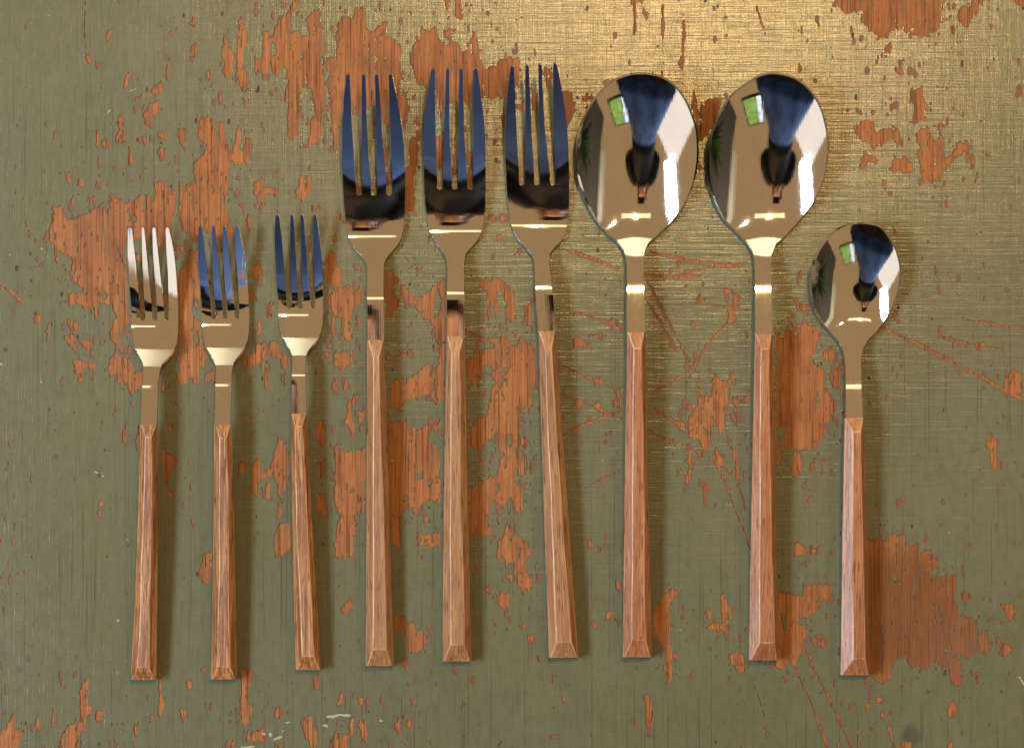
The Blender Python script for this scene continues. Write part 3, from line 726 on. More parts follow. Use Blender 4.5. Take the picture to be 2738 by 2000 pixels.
FLECKS = [
 ('U', 26, '640 1345 700 1335 740 1325 820 1335'), ('U', 20, '80 1490 95 1495'), ('U', 20, '135 1485 140 1505'), ('U', 14, '170 1540 235 1515'),
 ('U', 16, '590 1415 630 1425'), ('U', 14, '1085 1375 1105 1380'), ('U', 12, '270 1400 300 1390'), ('U', 10, '240 1470 248 1465'),
 ('A', 14, '1125 790 1165 775 1185 770'), ('A', 9, '895 1000 925 985 960 940 995 905'), ('A', 10, '415 133 428 136'),
 ('A', 8, '1330 860 1390 835'), ('A', 7, '1700 578 1704 582'), ('E', 12, '82 578 88 590'), ('E', 9, '358 530 364 540'), ('E', 16, '0 1530 20 1535'),
 ('E', 8, '412 600 416 604'), ('F', 18, '820 845 842 850'), ('F', 10, '885 870 890 885'), ('F', 10, '205 715 225 715'), ('F', 8, '210 395 230 398'),
 ('F', 8, '1100 1425 1108 1440'), ('G', 12, '1015 510 1030 515'), ('G', 8, '925 650 955 670'), ('G', 9, '1575 650 1585 655'),
 ('G', 11, '1530 1085 1555 1070'), ('G', 8, '960 600 975 595'), ('G', 14, '2090 1610 2200 1600'), ('M', 12, '1595 1455 1612 1440'),
 ('M', 9, '2215 1000 2235 1020 2262 1070'), ('I', 12, '1185 812 1192 814'), ('I', 10, '1236 1443 1242 1446'), ('N', 7, '1608 1375 1614 1378'),
 ('N', 7, '1905 930 1912 932'), ('L', 8, '800 1070 815 1075'), ('D', 10, '2190 1530 2215 1520'), ('F', 8, '350 60 360 75'), ('G', 7, '1080 855 1085 860'),
]

def pts_of(reg, txt):
    v = np.array([float(t) for t in txt.split()]).reshape(-1, 2)
    ox, oy, sc = RG[reg]
    return v / sc + np.array([ox, oy])

GX0, GX1, GY0, GY1, GST = -1000.0, 3740.0, -800.0, 2800.0, 2.0
gx = np.arange(GX0, GX1 + 1, GST, dtype=np.float32)
gy = np.arange(GY0, GY1 + 1, GST, dtype=np.float32)
NX, NY = len(gx), len(gy)
FAR = 40.0
rng = np.random.default_rng(11)

def lattice_noise(cx, cy, seed):
    """smooth value noise with cells of cx by cy px, range about -1..1"""
    r = np.random.default_rng(seed)
    nx = int((GX1 - GX0) / cx) + 3; ny = int((GY1 - GY0) / cy) + 3
    g = (r.random((ny, nx)) * 2 - 1).astype(np.float32)
    u = (gx - GX0) / cx; k = np.floor(u).astype(int); t = (u - k).astype(np.float32); t = t*t*(3 - 2*t)
    g = g[:, k] * (1 - t) + g[:, k + 1] * t
    u = (gy - GY0) / cy; k = np.floor(u).astype(int); t = (u - k).astype(np.float32); t = (t*t*(3 - 2*t))[:, None]
    return g[k] * (1 - t) + g[k + 1] * t

def window(pts, m):
    x0 = max(int((pts[:, 0].min() - m - GX0) / GST), 0); x1 = min(int((pts[:, 0].max() + m - GX0) / GST) + 2, NX)
    y0 = max(int((pts[:, 1].min() - m - GY0) / GST), 0); y1 = min(int((pts[:, 1].max() + m - GY0) / GST) + 2, NY)
    return slice(y0, y1), slice(x0, x1)

def seg_dist(X, Y, a, c):
    d = c - a
    t = np.clip(((X - a[0])*d[0] + (Y - a[1])*d[1]) / max(d @ d, 1e-6), 0, 1)
    return np.hypot(X - a[0] - t*d[0], Y - a[1] - t*d[1])

def poly_sdf(pts, m=22.0):
    sy, sx = window(pts, m)
    X, Y = np.meshgrid(gx[sx], gy[sy])
    D = np.full(X.shape, 1e9, np.float32); ins = np.zeros(X.shape, bool)
    n = len(pts)
    for i in range(n):
        a, c = pts[i], pts[(i + 1) % n]
        D = np.minimum(D, seg_dist(X, Y, a, c))
        if a[1] != c[1]:
            cr = (a[1] > Y) != (c[1] > Y)
            ins ^= cr & (X < (c[0] - a[0]) * (Y - a[1]) / (c[1] - a[1]) + a[0])
    return sy, sx, np.where(ins, -D, D)

def line_sdf(pts, w, m=22.0):
    sy, sx = window(pts, m)
    X, Y = np.meshgrid(gx[sx], gy[sy])
    D = np.full(X.shape, 1e9, np.float32)
    for a, c in zip(pts[:-1], pts[1:]):
        D = np.minimum(D, seg_dist(X, Y, a, c))
    return sy, sx, D - w / 2

field = np.full((NY, NX), FAR, np.float32)
for reg, txt in PATCHES.items():
    for ln in txt.split('\n'):
        sy, sx, d = poly_sdf(pts_of(reg, ln))
        field[sy, sx] = np.minimum(field[sy, sx], d)
for reg, txt in HOLES.items():
    for ln in txt.split('\n'):
        sy, sx, d = poly_sdf(pts_of(reg, ln))
        field[sy, sx] = np.maximum(field[sy, sx], -d)
# the board goes on beyond the picture with worn places of the same kind
o1 = lattice_noise(150, 260, 21) + 0.6*lattice_noise(50, 110, 22)
X_out = np.maximum(np.maximum(-gx, gx - 2738), 0)[None, :]; Y_out = np.maximum(np.maximum(-gy, gy - 2000), 0)[:, None]
outd = np.maximum(X_out, Y_out)
field = np.where(outd > 0, np.minimum(np.minimum(field, FAR), (0.62 - o1) * 60 + np.maximum(0, 20 - outd)), field)
# ragged edges, drawn out along the grain
streak = lattice_noise(7, 46, 1)
field += 5.0*streak + 3.2*lattice_noise(13, 17, 2) + 2.4*lattice_noise(5, 9, 3) + 2.0*lattice_noise(3.2, 7, 4) + 4.5*lattice_noise(3.4, 30, 6)*(0.5 + 0.5*lattice_noise(60, 60, 9))
NZ = 5.0*lattice_noise(9, 9, 5)
# flecks of paint left standing inside the worn places
isl = 0.75*lattice_noise(6, 22, 31) + 0.55*lattice_noise(3.6, 11, 32)
field = np.maximum(field, np.where(isl > 0.60, (isl - 0.60)*14 - np.clip(-field - 18, 0, 6)*0.25, -FAR))
for reg, w, txt in SCRATCHES:
    sy, sx, d = line_sdf(pts_of(reg, txt), w / RG[reg][2] * 1.15)
    field[sy, sx] = np.minimum(field[sy, sx], d + 0.42*NZ[sy, sx])
# small chips, denser round the worn places
bare = (field < 0).astype(np.float32)
bl = bare[::8, ::8]
for _ in range(6):
    p_ = np.pad(bl, 2, mode='edge')
    bl = sum(p_[i:i + bl.shape[0], j:j + bl.shape[1]] for i in range(0, 5, 2) for j in range(0, 5, 2)) / 9.0
wgt = (0.04 + np.clip(bl * 3.0, 0, 1)).ravel(); wgt /= wgt.sum()
pick = rng.choice(len(wgt), size=8500, p=wgt)
dots_dark = []; chips = field.copy()
for q, k in enumerate(pick):
    cy, cx = divmod(int(k), bl.shape[1])
    c = np.array([GX0 + cx*16 + rng.uniform(0, 16), GY0 + cy*16 + rng.uniform(0, 16)])
    big = rng.random() ** 4.0
    rx = 1.1 + 3.6*big; ry = rx * rng.uniform(0.9, 2.6)
    sy, sx = window(c[None, :], ry + 8)
    X, Y = np.meshgrid(gx[sx] - c[0], gy[sy] - c[1])
    d = (np.hypot(X / rx, Y / ry) - 1) * rx
    if q % 3 == 0: dots_dark.append((sy, sx, d))
    else:
        chips[sy, sx] = np.minimum(chips[sy, sx], d + 0.25*NZ[sy, sx])       # most chips only go down to the undercoat
        if q % 5 == 1 and rx > 2.0: field[sy, sx] = np.minimum(field[sy, sx], d + 1.2 + 0.25*NZ[sy, sx])

specks = np.full((NY, NX), FAR, np.float32)
for sy, sx, d in dots_dark: specks[sy, sx] = np.minimum(specks[sy, sx], d*0.9 + 0.55 + 0.15*NZ[sy, sx])
for _ in range(1500):
    c = np.array([rng.uniform(-900, 3600), rng.uniform(-700, 2700)]); rx = 0.7 + 1.6*rng.random()**3; ry = rx*rng.uniform(0.9, 3.0)
    sy, sx = window(c[None, :], 9)
    X, Y = np.meshgrid(gx[sx] - c[0], gy[sy] - c[1])
    specks[sy, sx] = np.minimum(specks[sy, sx], (np.hypot(X / rx, Y / ry) - 1) * rx)
for reg, w, txt in DARK_LINES:
    sy, sx, d = line_sdf(pts_of(reg, txt), w / RG[reg][2])
    specks[sy, sx] = np.minimum(specks[sy, sx], d + 0.28*np.abs(NZ[sy, sx]) + 0.25*NZ[sy, sx])
specks = np.where(chips < 2.0, FAR, specks)
flecks = np.full((NY, NX), FAR, np.float32)
for reg, w, txt in FLECKS:
    sy, sx, d = line_sdf(pts_of(reg, txt), w / RG[reg][2])
    flecks[sy, sx] = np.minimum(flecks[sy, sx], d + 0.35*NZ[sy, sx] + 0.4)
for _ in range(160):
    c = np.array([rng.uniform(-900, 3600), rng.uniform(-700, 2700)]); rx = rng.uniform(0.9, 1.9)
    sy, sx = window(c[None, :], 8)
    X, Y = np.meshgrid(gx[sx] - c[0], gy[sy] - c[1])
    flecks[sy, sx] = np.minimum(flecks[sy, sx], np.hypot(X, Y) - rx)

def sheet(name, f, z, drop, mat, parent):
    """a thin layer wherever f > 0, its edge cut along the contour, with a rim of height drop"""
    I = f > 0
    C = I[:-1, :-1] & I[1:, :-1] & I[:-1, 1:] & I[1:, 1:]
    A = I[:-1, :-1] | I[1:, :-1] | I[:-1, 1:] | I[1:, 1:]
    ny, nx = C.shape
    used = np.zeros_like(C)
    V = []; F3 = []; F4 = []; nv = 0
    def nodes(ix, iy): return np.stack([gx[ix], gy[iy]], -1)
    for B in (40, 8, 2, 1):
        hy, hx = ny // B, nx // B
        blk = (C & ~used)[:hy*B, :hx*B].reshape(hy, B, hx, B).all(axis=(1, 3))
        by, bx = np.nonzero(blk)
        if len(by) == 0: continue
        up = np.kron(blk, np.ones((B, B), bool)) if B > 1 else blk
        used[:hy*B, :hx*B] |= up
        q = np.stack([nodes(bx*B, by*B), nodes(bx*B, by*B + B), nodes(bx*B + B, by*B + B), nodes(bx*B + B, by*B)], 1)
        k = len(by)
        V.append(np.concatenate([q.reshape(-1, 2), np.full((k*4, 1), z / S)], 1))
        F4.append(np.arange(k*4).reshape(-1, 4) + nv); nv += k*4
    my, mx = np.nonzero(A & ~C)
    for tri in (((0, 0), (0, 1), (1, 1)), ((0, 0), (1, 1), (1, 0))):
        P = np.stack([nodes(mx + a, my + c) for a, c in tri], 1).astype(np.float64)
        Fv = np.stack([f[my + c, mx + a] for a, c in tri], 1).astype(np.float64)
        pos = Fv > 0; cnt = pos.sum(1)
        def cut(Pa, Pb, fa, fb):
            t = fa / (fa - fb); return Pa + (Pb - Pa) * t[:, None]
        full = cnt == 3
        if full.any():
            q = P[full]; k = len(q)
            V.append(np.concatenate([q.reshape(-1, 2), np.full((k*3, 1), z / S)], 1))
            F3.append(np.arange(k*3).reshape(-1, 3) + nv); nv += k*3
        for want in (1, 2):
            sel = cnt == want
            if not sel.any(): continue
            q, fv, ps = P[sel], Fv[sel], pos[sel]
            lone = np.argmax(ps if want == 1 else ~ps, axis=1)
            idx = (lone[:, None] + np.arange(3)[None, :]) % 3
            q = np.take_along_axis(q, idx[:, :, None], 1); fv = np.take_along_axis(fv, idx, 1)
            e1 = cut(q[:, 0], q[:, 1], fv[:, 0], fv[:, 1]); e2 = cut(q[:, 0], q[:, 2], fv[:, 0], fv[:, 2])
            k = len(q)
            if want == 1: ring = [q[:, 0], e1, e2]
            else: ring = [e1, q[:, 1], q[:, 2], e2]
            r = np.stack(ring, 1); n = len(ring)
            V.append(np.concatenate([r.reshape(-1, 2), np.full((k*n, 1), z / S)], 1))
            (F3 if n == 3 else F4).append(np.arange(k*n).reshape(-1, n) + nv); nv += k*n
            w = np.stack([e1, e2, e2, e1], 1)
            zz = np.tile(np.array([z, z, z - drop, z - drop]) / S, k)[:, None]
            V.append(np.concatenate([w.reshape(-1, 2), zz], 1))
            F4.append(np.arange(k*4).reshape(-1, 4) + nv); nv += k*4
    V = np.concatenate(V)
    co = np.stack([(V[:, 0] - 1369) * S, -(V[:, 1] - 1000) * S, V[:, 2] * S], 1).astype(np.float32)
    f3 = np.concatenate(F3) if F3 else np.zeros((0, 3), int); f4 = np.concatenate(F4)
    me = bpy.data.meshes.new(name)
    me.vertices.add(len(co)); me.vertices.foreach_set('co', co.ravel())
    me.loops.add(f3.size + f4.size)
    me.loops.foreach_set('vertex_index', np.concatenate([f3.ravel(), f4.ravel()]).astype(np.int32))
    me.polygons.add(len(f3) + len(f4))
    me.polygons.foreach_set('loop_start', np.concatenate([np.arange(len(f3))*3, f3.size + np.arange(len(f4))*4]).astype(np.int32))
    me.update(calc_edges=True)
    me.materials.append(mat)
    o = link(bpy.data.objects.new(name, me), parent)
    # make all the flat faces look upward
    return o

bx0, bx1, by0, by1 = (GX0 - 1369)*S, (GX1 - 1369)*S, -(GY1 - 1000)*S, -(GY0 - 1000)*S
bm = bmesh.new()
bmesh.ops.create_cube(bm, size=1.0)
for v in bm.verts:
    v.co = ((bx0 + bx1)/2 + v.co.x*(bx1 - bx0 + 0.004), (by0 + by1)/2 + v.co.y*(by1 - by0 + 0.004), -0.0095 + v.co.z*0.018)
bmesh.ops.bevel(bm, geom=bm.edges[:], offset=0.0012, segments=2, affect='EDGES', profile=0.5)
me = bpy.data.meshes.new('tabletop'); bm.to_mesh(me); bm.free()
me.materials.append(M_BARE)
board = link(bpy.data.objects.new('tabletop', me))
tag(board, 'worn wooden tabletop, orange grain showing through chipped olive green paint', None, None, 'structure')
ZP = 0.0
sheet('undercoat', field, ZP - 0.00040, 0.0001, M_UNDER, board)
sheet('paint_layer', chips - np.clip(1.1 + 3.6*lattice_noise(22, 30, 7) + 1.8*lattice_noise(5, 9, 8), 0.12, 6.5), ZP - 0.00012, 0.00028, M_PAINT, board)
tag(sheet('pale_fleck', -flecks, ZP - 0.00006, 0.0001, M_FLECK, board), kind='stuff')
tag(sheet('dark_speck', -specks, ZP - 0.00008, 0.0001, M_SPECK, board), kind='stuff')

# ------------------------------------------------------------------ cutlery
def conv(pts, ox, oy, sc):
    return [(ox + x/sc, oy + y/sc) for x, y in pts]

def slope_profile(pairs, t):
    """heights along the piece from (photo y, slope in degrees); lowest place rests on the board"""
    f = pchip([p[0] for p in pairs], [p[1] for p in pairs])
    ys = np.arange(pairs[0][0], pairs[-1][0] + 0.5, 0.5)
    sl = np.tan(np.radians(f(ys))) * S
    z = -np.concatenate([[0], np.cumsum((sl[1:] + sl[:-1]) / 2 * 0.5)])
    z += t - z.min()
    return lambda q: np.interp(q, ys, z)

def world_pts(px, py, z):
    return np.stack([wx(px, z), wy(py, z), z], -1)

def refine(me, thickness, bevel):
    """give the shaped sheet its thickness and a softened rim; returns the finished mesh"""
    o = bpy.data.objects.new('tmp', me)
    scene.collection.objects.link(o)
    s = o.modifiers.new('s', 'SOLIDIFY'); s.thickness = thickness; s.offset = -1.0; s.use_even_offset = True
    b = o.modifiers.new('b', 'BEVEL'); b.width = bevel; b.segments = 3; b.limit_method = 'ANGLE'; b.angle_limit = R(50)
    b.harden_normals = True
    bpy.context.view_layer.update()
    dg = bpy.context.evaluated_depsgraph_get()
    out = bpy.data.meshes.new_from_object(o.evaluated_get(dg), depsgraph=dg)
    bpy.data.objects.remove(o)
    return out

def split_parts(me, classify, root, mat):
    """cut a finished mesh into named parts without changing its shading"""
    nv = len(me.vertices)
    co = np.empty(nv*3, np.float32); me.vertices.foreach_get('co', co); co = co.reshape(-1, 3)
    nl = len(me.loops)
    li = np.empty(nl, np.int32); me.loops.foreach_get('vertex_index', li)
    cn = np.empty(nl*3, np.float32); me.corner_normals.foreach_get('vector', cn); cn = cn.reshape(-1, 3)
    npol = len(me.polygons)
    ls = np.empty(npol, np.int32); me.polygons.foreach_get('loop_start', ls)
    lt = np.empty(npol, np.int32); me.polygons.foreach_get('loop_total', lt)
    cen = np.add.reduceat(co[li], ls, axis=0) / lt[:, None]
    key = classify(cen)
    inv = root.matrix_world.inverted()
    rot = np.array(inv.to_3x3()); tr = np.array(inv.translation)
    objs = []
    for name, k in key[1]:
        pol = np.nonzero(key[0] == k)[0]
        if len(pol) == 0: continue
        loops = np.concatenate([np.arange(ls[p], ls[p] + lt[p]) for p in pol])
        vid, inv_i = np.unique(li[loops], return_inverse=True)
        c = co[vid] @ rot.T + tr
        faces = []; a = 0
        for p in pol:
            faces.append(inv_i[a:a + lt[p]].tolist()); a += lt[p]
        m2 = bpy.data.meshes.new(name)
        m2.from_pydata(c.tolist(), [], faces)
        m2.polygons.foreach_set('use_smooth', [True]*len(faces))
        m2.materials.append(mat)
        m2.normals_split_custom_set((cn[loops] @ rot.T).tolist())
        objs.append(link(bpy.data.objects.new(name, m2), root))
    return objs

def make_root(name, ax, end_px, tip_px, label, cat, group):
    e = bpy.data.objects.new(name, None)
    e.empty_display_size = 0.01
    link(e)
    x, y = float(wx(end_px[0])), float(wy(end_px[1]))
    x2, y2 = float(wx(tip_px[0])), float(wy(tip_px[1]))
    e.location = (x, y, 0)
    e.rotation_euler = (0, 0, math.atan2(y2 - y, x2 - x) - math.pi/2)
    bpy.context.view_layer.update()
    return tag(e, label, cat, group)

def make_handle(root, yt, xl_t, xr_t, yb, xl_b, xr_b, zm, wood, facet_t, facet_b, hip, seed, bow=0.0):
    """hip-roofed wooden handle; zm = height of the steel where it enters"""
    rnd = np.random.default_rng(seed)
    n = 30
    ts = np.concatenate([[0.0, hip[0]/(yb - yt)], np.linspace(hip[0]/(yb - yt), 1 - hip[1]/(yb - yt), n)[1:-1], [1 - hip[1]/(yb - yt), 1.0]])
    wob = np.cumsum(rnd.normal(0, 0.5, (len(ts), 4)), 0); wob -= np.linspace(0, 1, len(ts))[:, None]*wob[-1]
    ker = np.array([1, 2, 3, 2, 1]) / 9.0
    wob = np.stack([np.convolve(np.pad(wob[:, i], 2, mode='edge'), ker, 'valid') for i in range(4)], 1)
    rows = []
    for i, t in enumerate(ts):
        y = yt + (yb - yt)*t
        L = xl_t + (xl_b - xl_t)*t - bow*math.sin(math.pi*t); Rr = xr_t + (xr_b - xr_t)*t - bow*math.sin(math.pi*t)*0.6
        W = Rr - L
        zb = max(zm - 0.0026, 0.0004)*(1 - t) + 0.0004*t
        ht = 0.0046*(1 - t) + 0.0074*t
        he = 0.0029*(1 - t) + 0.0051*t
        fl = facet_t[0]*(1 - t) + facet_b[0]*t; fr = facet_t[1]*(1 - t) + facet_b[1]*t
        w = wob[i]
        tl, tr_, zt = L + W*fl + w[0]*1.2, L + W*fr + w[1]*1.2, zb + ht + w[2]*0.00006
        ye = y
        ze = zb + he
        if i == 0 or i == len(ts) - 1:
            tl, tr_ = L + W*0.06, L + W*0.94
            zt = ze + 0.0004 if i else max(ze, zm) + 0.0003
        rows.append([(L + 0.5, y, zb), (L, y, ze), (tl, ye, zt), (tr_, ye, zt), (Rr, y, ze), (Rr - 0.5, y, zb)])
    A = np.array(rows)
    co = world_pts(A[..., 0].ravel(), A[..., 1].ravel(), A[..., 2].ravel())
    inv = root.matrix_world.inverted()
    co = co @ np.array(inv.to_3x3()).T + np.array(inv.translation)
    nr = len(rows); faces = []
    for i in range(nr - 1):
        for j in range(6):
            a, b2 = i*6 + j, i*6 + (j + 1) % 6
            faces.append((a, a + 6, b2 + 6, b2))
    faces.append(tuple(range(6)))
    faces.append(tuple((nr - 1)*6 + k for k in range(5, -1, -1)))
    me = bpy.data.meshes.new('handle')
    me.from_pydata(co.tolist(), [], faces)
    me.polygons.foreach_set('use_smooth', [True]*len(faces))
    bmm = bmesh.new(); bmm.from_mesh(me); bmesh.ops.recalc_face_normals(bmm, faces=bmm.faces); bmm.to_mesh(me); bmm.free()
    me.materials.append(WOODS[wood][0]); me.materials.append(WOODS[wood][1])
    o = link(bpy.data.objects.new('handle', me), root)
    b = o.modifiers.new('edge', 'BEVEL'); b.width = 0.00042; b.segments = 2; b.limit_method = 'ANGLE'; b.angle_limit = R(14)
    b.harden_normals = True; b.material = 1; b.use_clamp_overlap = True
    return o

def make_fork(spec):
    ox, oy, sc = spec['reg']
    C = lambda pts: conv(pts, ox, oy, sc)
    L = C(spec['L']); Rt = C(spec['R'])
    fL = pchip([p[1] for p in L], [p[0] for p in L]); fR = pchip([p[1] for p in Rt], [p[0] for p in Rt])
    ytip = oy + spec['tip']/sc; yc = oy + spec['crotch']/sc
    yh = spec['handle'][0]
    # eight tine edges at three heights
    rows3 = [(oy + r[0]/sc, [ox + v/sc for v in r[1:]]) for r in spec['tines']]
    fe = [pchip([r[0] for r in rows3] + [yc], [r[1][k] for r in rows3] + [rows3[-1][1][k]]) for k in range(8)]
    prof = slope_profile([(a, b) for a, b in spec['slope']], spec['t'])
    slot_c = [(rows3[-1][1][2*k + 1] + rows3[-1][1][2*k + 2]) / 2 for k in range(3)]
    slot_r = [(rows3[-1][1][2*k + 2] - rows3[-1][1][2*k + 1]) / 2 for k in range(3)]
    rmax = max(slot_r)
    ys = np.concatenate([ytip + np.array([0, .5, 1.2, 2.2, 3.5, 5, 7]), np.linspace(ytip + 9, yc - rmax, 60),
                         yc - rmax + rmax*np.sin(np.linspace(0, np.pi/2, 9))[1:]])
    ysb = np.linspace(yc, yh + 14, int((yh + 14 - yc)/3.2))[1:]
    NC = 8
    hwm = (fR(yc) - fL(yc)) / 2
    dish = spec.get('dish', 0.0006)
    V = []; Fc = []
    def z_at(x, y):
        cx = (fL(y) + fR(y)) / 2 if y > yc else (fL(yc) + fR(yc)) / 2
        g = 1.0 if y > yc else max(0.25, 1 - (yc - y)/120.0)
        return float(prof(y)) + dish*g*((x - cx)/hwm)**2 + spec.get('twist', 0.0)*(x - cx)/hwm*0.001*(1.0 if abs(spec.get('twist', 0.0)) < 0.4 and spec.get('twist', 0.0) < 0 else float(np.clip((yc - 15 - y)/90.0, 0, 1)))
    slant = spec.get('slant', 0.0)
    xc0 = (fL(yc) + fR(yc)) / 2
    rows_all = np.concatenate([ys, ysb])
    for k in range(4):
        base = len(V)
        for y in rows_all:
            if y <= yc + 1e-6:
                a, b2 = float(fe[2*k](y)), float(fe[2*k + 1](y))
                if k == 0: a = min(a, a) if y < rows3[-1][0] else float(fL(y))
                if k == 3: b2 = b2 if y < rows3[-1][0] else float(fR(y))
                d = y - ytip
                if d < 6:
                    m = (a + b2)/2; h = (b2 - a)/2 * max(0.35, math.sqrt(max(0, 1 - (1 - d/6)**2)))
                    a, b2 = m - h, m + h
                if y > yc - rmax:
                    for side, kk in ((0, k - 1), (1, k)):
                        if 0 <= kk <= 2:
                            q = (y - (yc - rmax)) / rmax
                            hw = slot_r[kk]*math.sqrt(max(0.0, 1 - q*q))
                            if side == 0: a = slot_c[kk] + hw
                            else: b2 = slot_c[kk] - hw
            else:
                l, r = float(fL(y)), float(fR(y))
                f0 = [(c - fL(yc))/(fR(yc) - fL(yc)) for c in slot_c]
                w = min(1.0, (y - yc)/120.0)
                fr = [0.0] + [f0[i]*(1 - w) + (i + 1)/4*w for i in range(3)] + [1.0]
                a, b2 = l + (r - l)*fr[k], l + (r - l)*fr[k + 1]
            for j in range(NC + 1):
                x = a + (b2 - a)*j/NC
                z = z_at(x, y)
                yy = y + slant*(x - xc0)*np.clip((yc - y)/(yc - ytip), 0, 1)
                V.append(world_pts(x, yy, z))
        for i in range(len(rows_all) - 1):
            for j in range(NC):
                q = base + i*(NC + 1) + j
                Fc.append((q, q + NC + 1, q + NC + 2, q + 1))
    me = bpy.data.meshes.new('fork_sheet')
    me.from_pydata([tuple(map(float, v)) for v in V], [], Fc)
    bmm = bmesh.new(); bmm.from_mesh(me)
    bmesh.ops.remove_doubles(bmm, verts=bmm.verts, dist=2e-6)
    for f in bmm.faces: f.smooth = True
    bmm.to_mesh(me); bmm.free()
    done = refine(me, spec['t'], spec['bev'])
    root = make_root(spec['name'], None, ((spec['handle'][4] + spec['handle'][5])/2, spec['handle'][3]), (xc0, ytip), spec['label'], 'fork', spec['group'])
    ycut = yc; yneck = spec['neck_y']
    xs = np.array([wx(c, prof(yc)) for c in slot_c])
    def classify(cen):
        k = np.zeros(len(cen), int)
        zc = cen[:, 2]
        py = 1000 - cen[:, 1]/S*H/(H - zc); px = 1369 + cen[:, 0]/S*H/(H - zc)
        k[py > yneck] = 9
        t = py < ycut - rmax*0.5
        fx = np.zeros(len(cen), int)
        for i in range(3):
            mid = (fe[2*i + 1](np.clip(py, ytip, yc)) + fe[2*i + 2](np.clip(py, ytip, yc))) / 2
            fx += (px > mid).astype(int)
        k[t] = 1 + fx[t]
        return k, [('head', 0), ('tine', 1), ('tine', 2), ('tine', 3), ('tine', 4), ('neck', 9)]
    parts = split_parts(done, classify, root, M_STEEL)
    for p in parts[1:5]:                      # the tines belong to the head
        p.parent = parts[0]
    y0, xl, xr, yb, xbl, xbr = spec['handle']
    make_handle(root, y0, xl, xr, yb, xbl, xbr, float(prof(y0)), spec['wood'], spec['ft'], spec['fb'], spec['hip'], spec['seed'], spec.get('bow', 0))
    return root

def make_spoon(spec):
    ox, oy, sc = spec['reg']
    L = conv(spec['L'], ox, oy, sc); Rt = conv(spec['R'], ox, oy, sc)
    tx, ty = ox + spec['top'][0]/sc, oy + spec['top'][1]/sc
    gL = pchip([ty] + [p[1] for p in L], [0] + [(tx - p[0])*abs(tx - p[0]) for p in L])
    gR = pchip([ty] + [p[1] for p in Rt], [0] + [(p[0] - tx)*abs(p[0] - tx) for p in Rt])
    sq = lambda v: np.sign(v)*np.sqrt(np.abs(v))
    fL = lambda y: tx - sq(gL(y)); fR = lambda y: tx + sq(gR(y))
    prof = slope_profile(spec['slope'], spec['t'])
    yh = spec['handle'][0]
    ymax = max(p[1] for p in L)
    ybowl = spec['bowl_y']
    u = np.linspace(0, 1, 64)
    ys = np.concatenate([ty + 0.25 + (ybowl - ty)*(1 - np.cos(u*np.pi/2))**1.25, np.linspace(ybowl, yh + 14, int((yh + 14 - ybowl)/3.0))[1:]])
    yy = np.linspace(ty + 1, ybowl, 200)
    hw = (fR(yy) - fL(yy))/2; hwm = hw.max()
    NC = 44; V = []; Fc = []
    cxs = np.array([(fL(y) + fR(y))/2 for y in ys]); ker = np.ones(9)/9
    for i, y in enumerate(ys):
        l, r = float(fL(y)), float(fR(y)); cx = spec['axis'][0] + (spec['axis'][1] - spec['axis'][0])*(y - ty)/(yh - ty)
        for j in range(NC + 1):
            a = -math.cos(math.pi*j/NC) if False else (2*j/NC - 1)
            a = math.sin(a*math.pi/2*0.86)/math.sin(math.pi/2*0.86)
            x = (l + r)/2 + (r - l)/2*a
            fade = min(1.0, max(0.0, (spec['neck_y'] + 40 - y)/120.0))
            z = float(prof(y)) + spec['D']*fade*((x - cx)/hwm)**2
            V.append(world_pts(x, y, z))
    for i in range(len(ys) - 1):
        for j in range(NC):
            q = i*(NC + 1) + j
            Fc.append((q, q + NC + 1, q + NC + 2, q + 1))
    me = bpy.data.meshes.new('spoon_sheet')
    me.from_pydata([tuple(map(float, v)) for v in V], [], Fc)
    me.polygons.foreach_set('use_smooth', [True]*len(Fc))
    done = refine(me, spec['t'], spec['bev'])
    root = make_root(spec['name'], None, ((spec['handle'][4] + spec['handle'][5])/2, spec['handle'][3]), (tx, ty), spec['label'], 'spoon', spec.get('group'))
    def classify(cen):
        py = 1000 - cen[:, 1]/S*H/(H - cen[:, 2])
        return (py > spec['neck_y']).astype(int), [('bowl', 0), ('neck', 1)]
    split_parts(done, classify, root, M_STEEL)
    y0, xl, xr, yb, xbl, xbr = spec['handle']
    make_handle(root, y0, xl, xr, yb, xbl, xbr, float(prof(y0)), spec['wood'], spec['ft'], spec['fb'], spec['hip'], spec['seed'], spec.get('bow', 0))
    return root

RS = (300, 550, 2.5417); RD = (880, 150, 2.0647); RP = (1500, 150, 2.0645); RT = (2100, 550, 2.5423)
def sl_small(dy, end=-3.0):
    return [(600 + dy, 22), (660 + dy, 20.5), (730 + dy, 18.5), (800 + dy, 15), (830 + dy, 8), (842 + dy, 2.5), (866 + dy, -3), (876 + dy, -8), (882 + dy, -13), (892 + dy, -17),
            (915 + dy, -19), (930 + dy, -22.5), (950 + dy, -27), (972 + dy, -26), (988 + dy, -21), (1008 + dy, -17), (1022 + dy, -13), (1032 + dy, -8), (1045 + dy, -4 if end < 0 else -1), (1070 + dy, end), (1180 + dy, end)]
def sl_dinner(dy):
    return [(190 + dy, 25), (300 + dy, 22.5), (420 + dy, 19.5), (500 + dy, 15), (560 + dy, 10), (600 + dy, 6), (618 + dy, 1.5), (635 + dy, -6), (646 + dy, -12), (665 + dy, -17), (700 + dy, -20), (740 + dy, -19),
            (768 + dy, -15), (785 + dy, -11), (800 + dy, -5), (815 + dy, 0), (850 + dy, 2.5), (960 + dy, 3)]
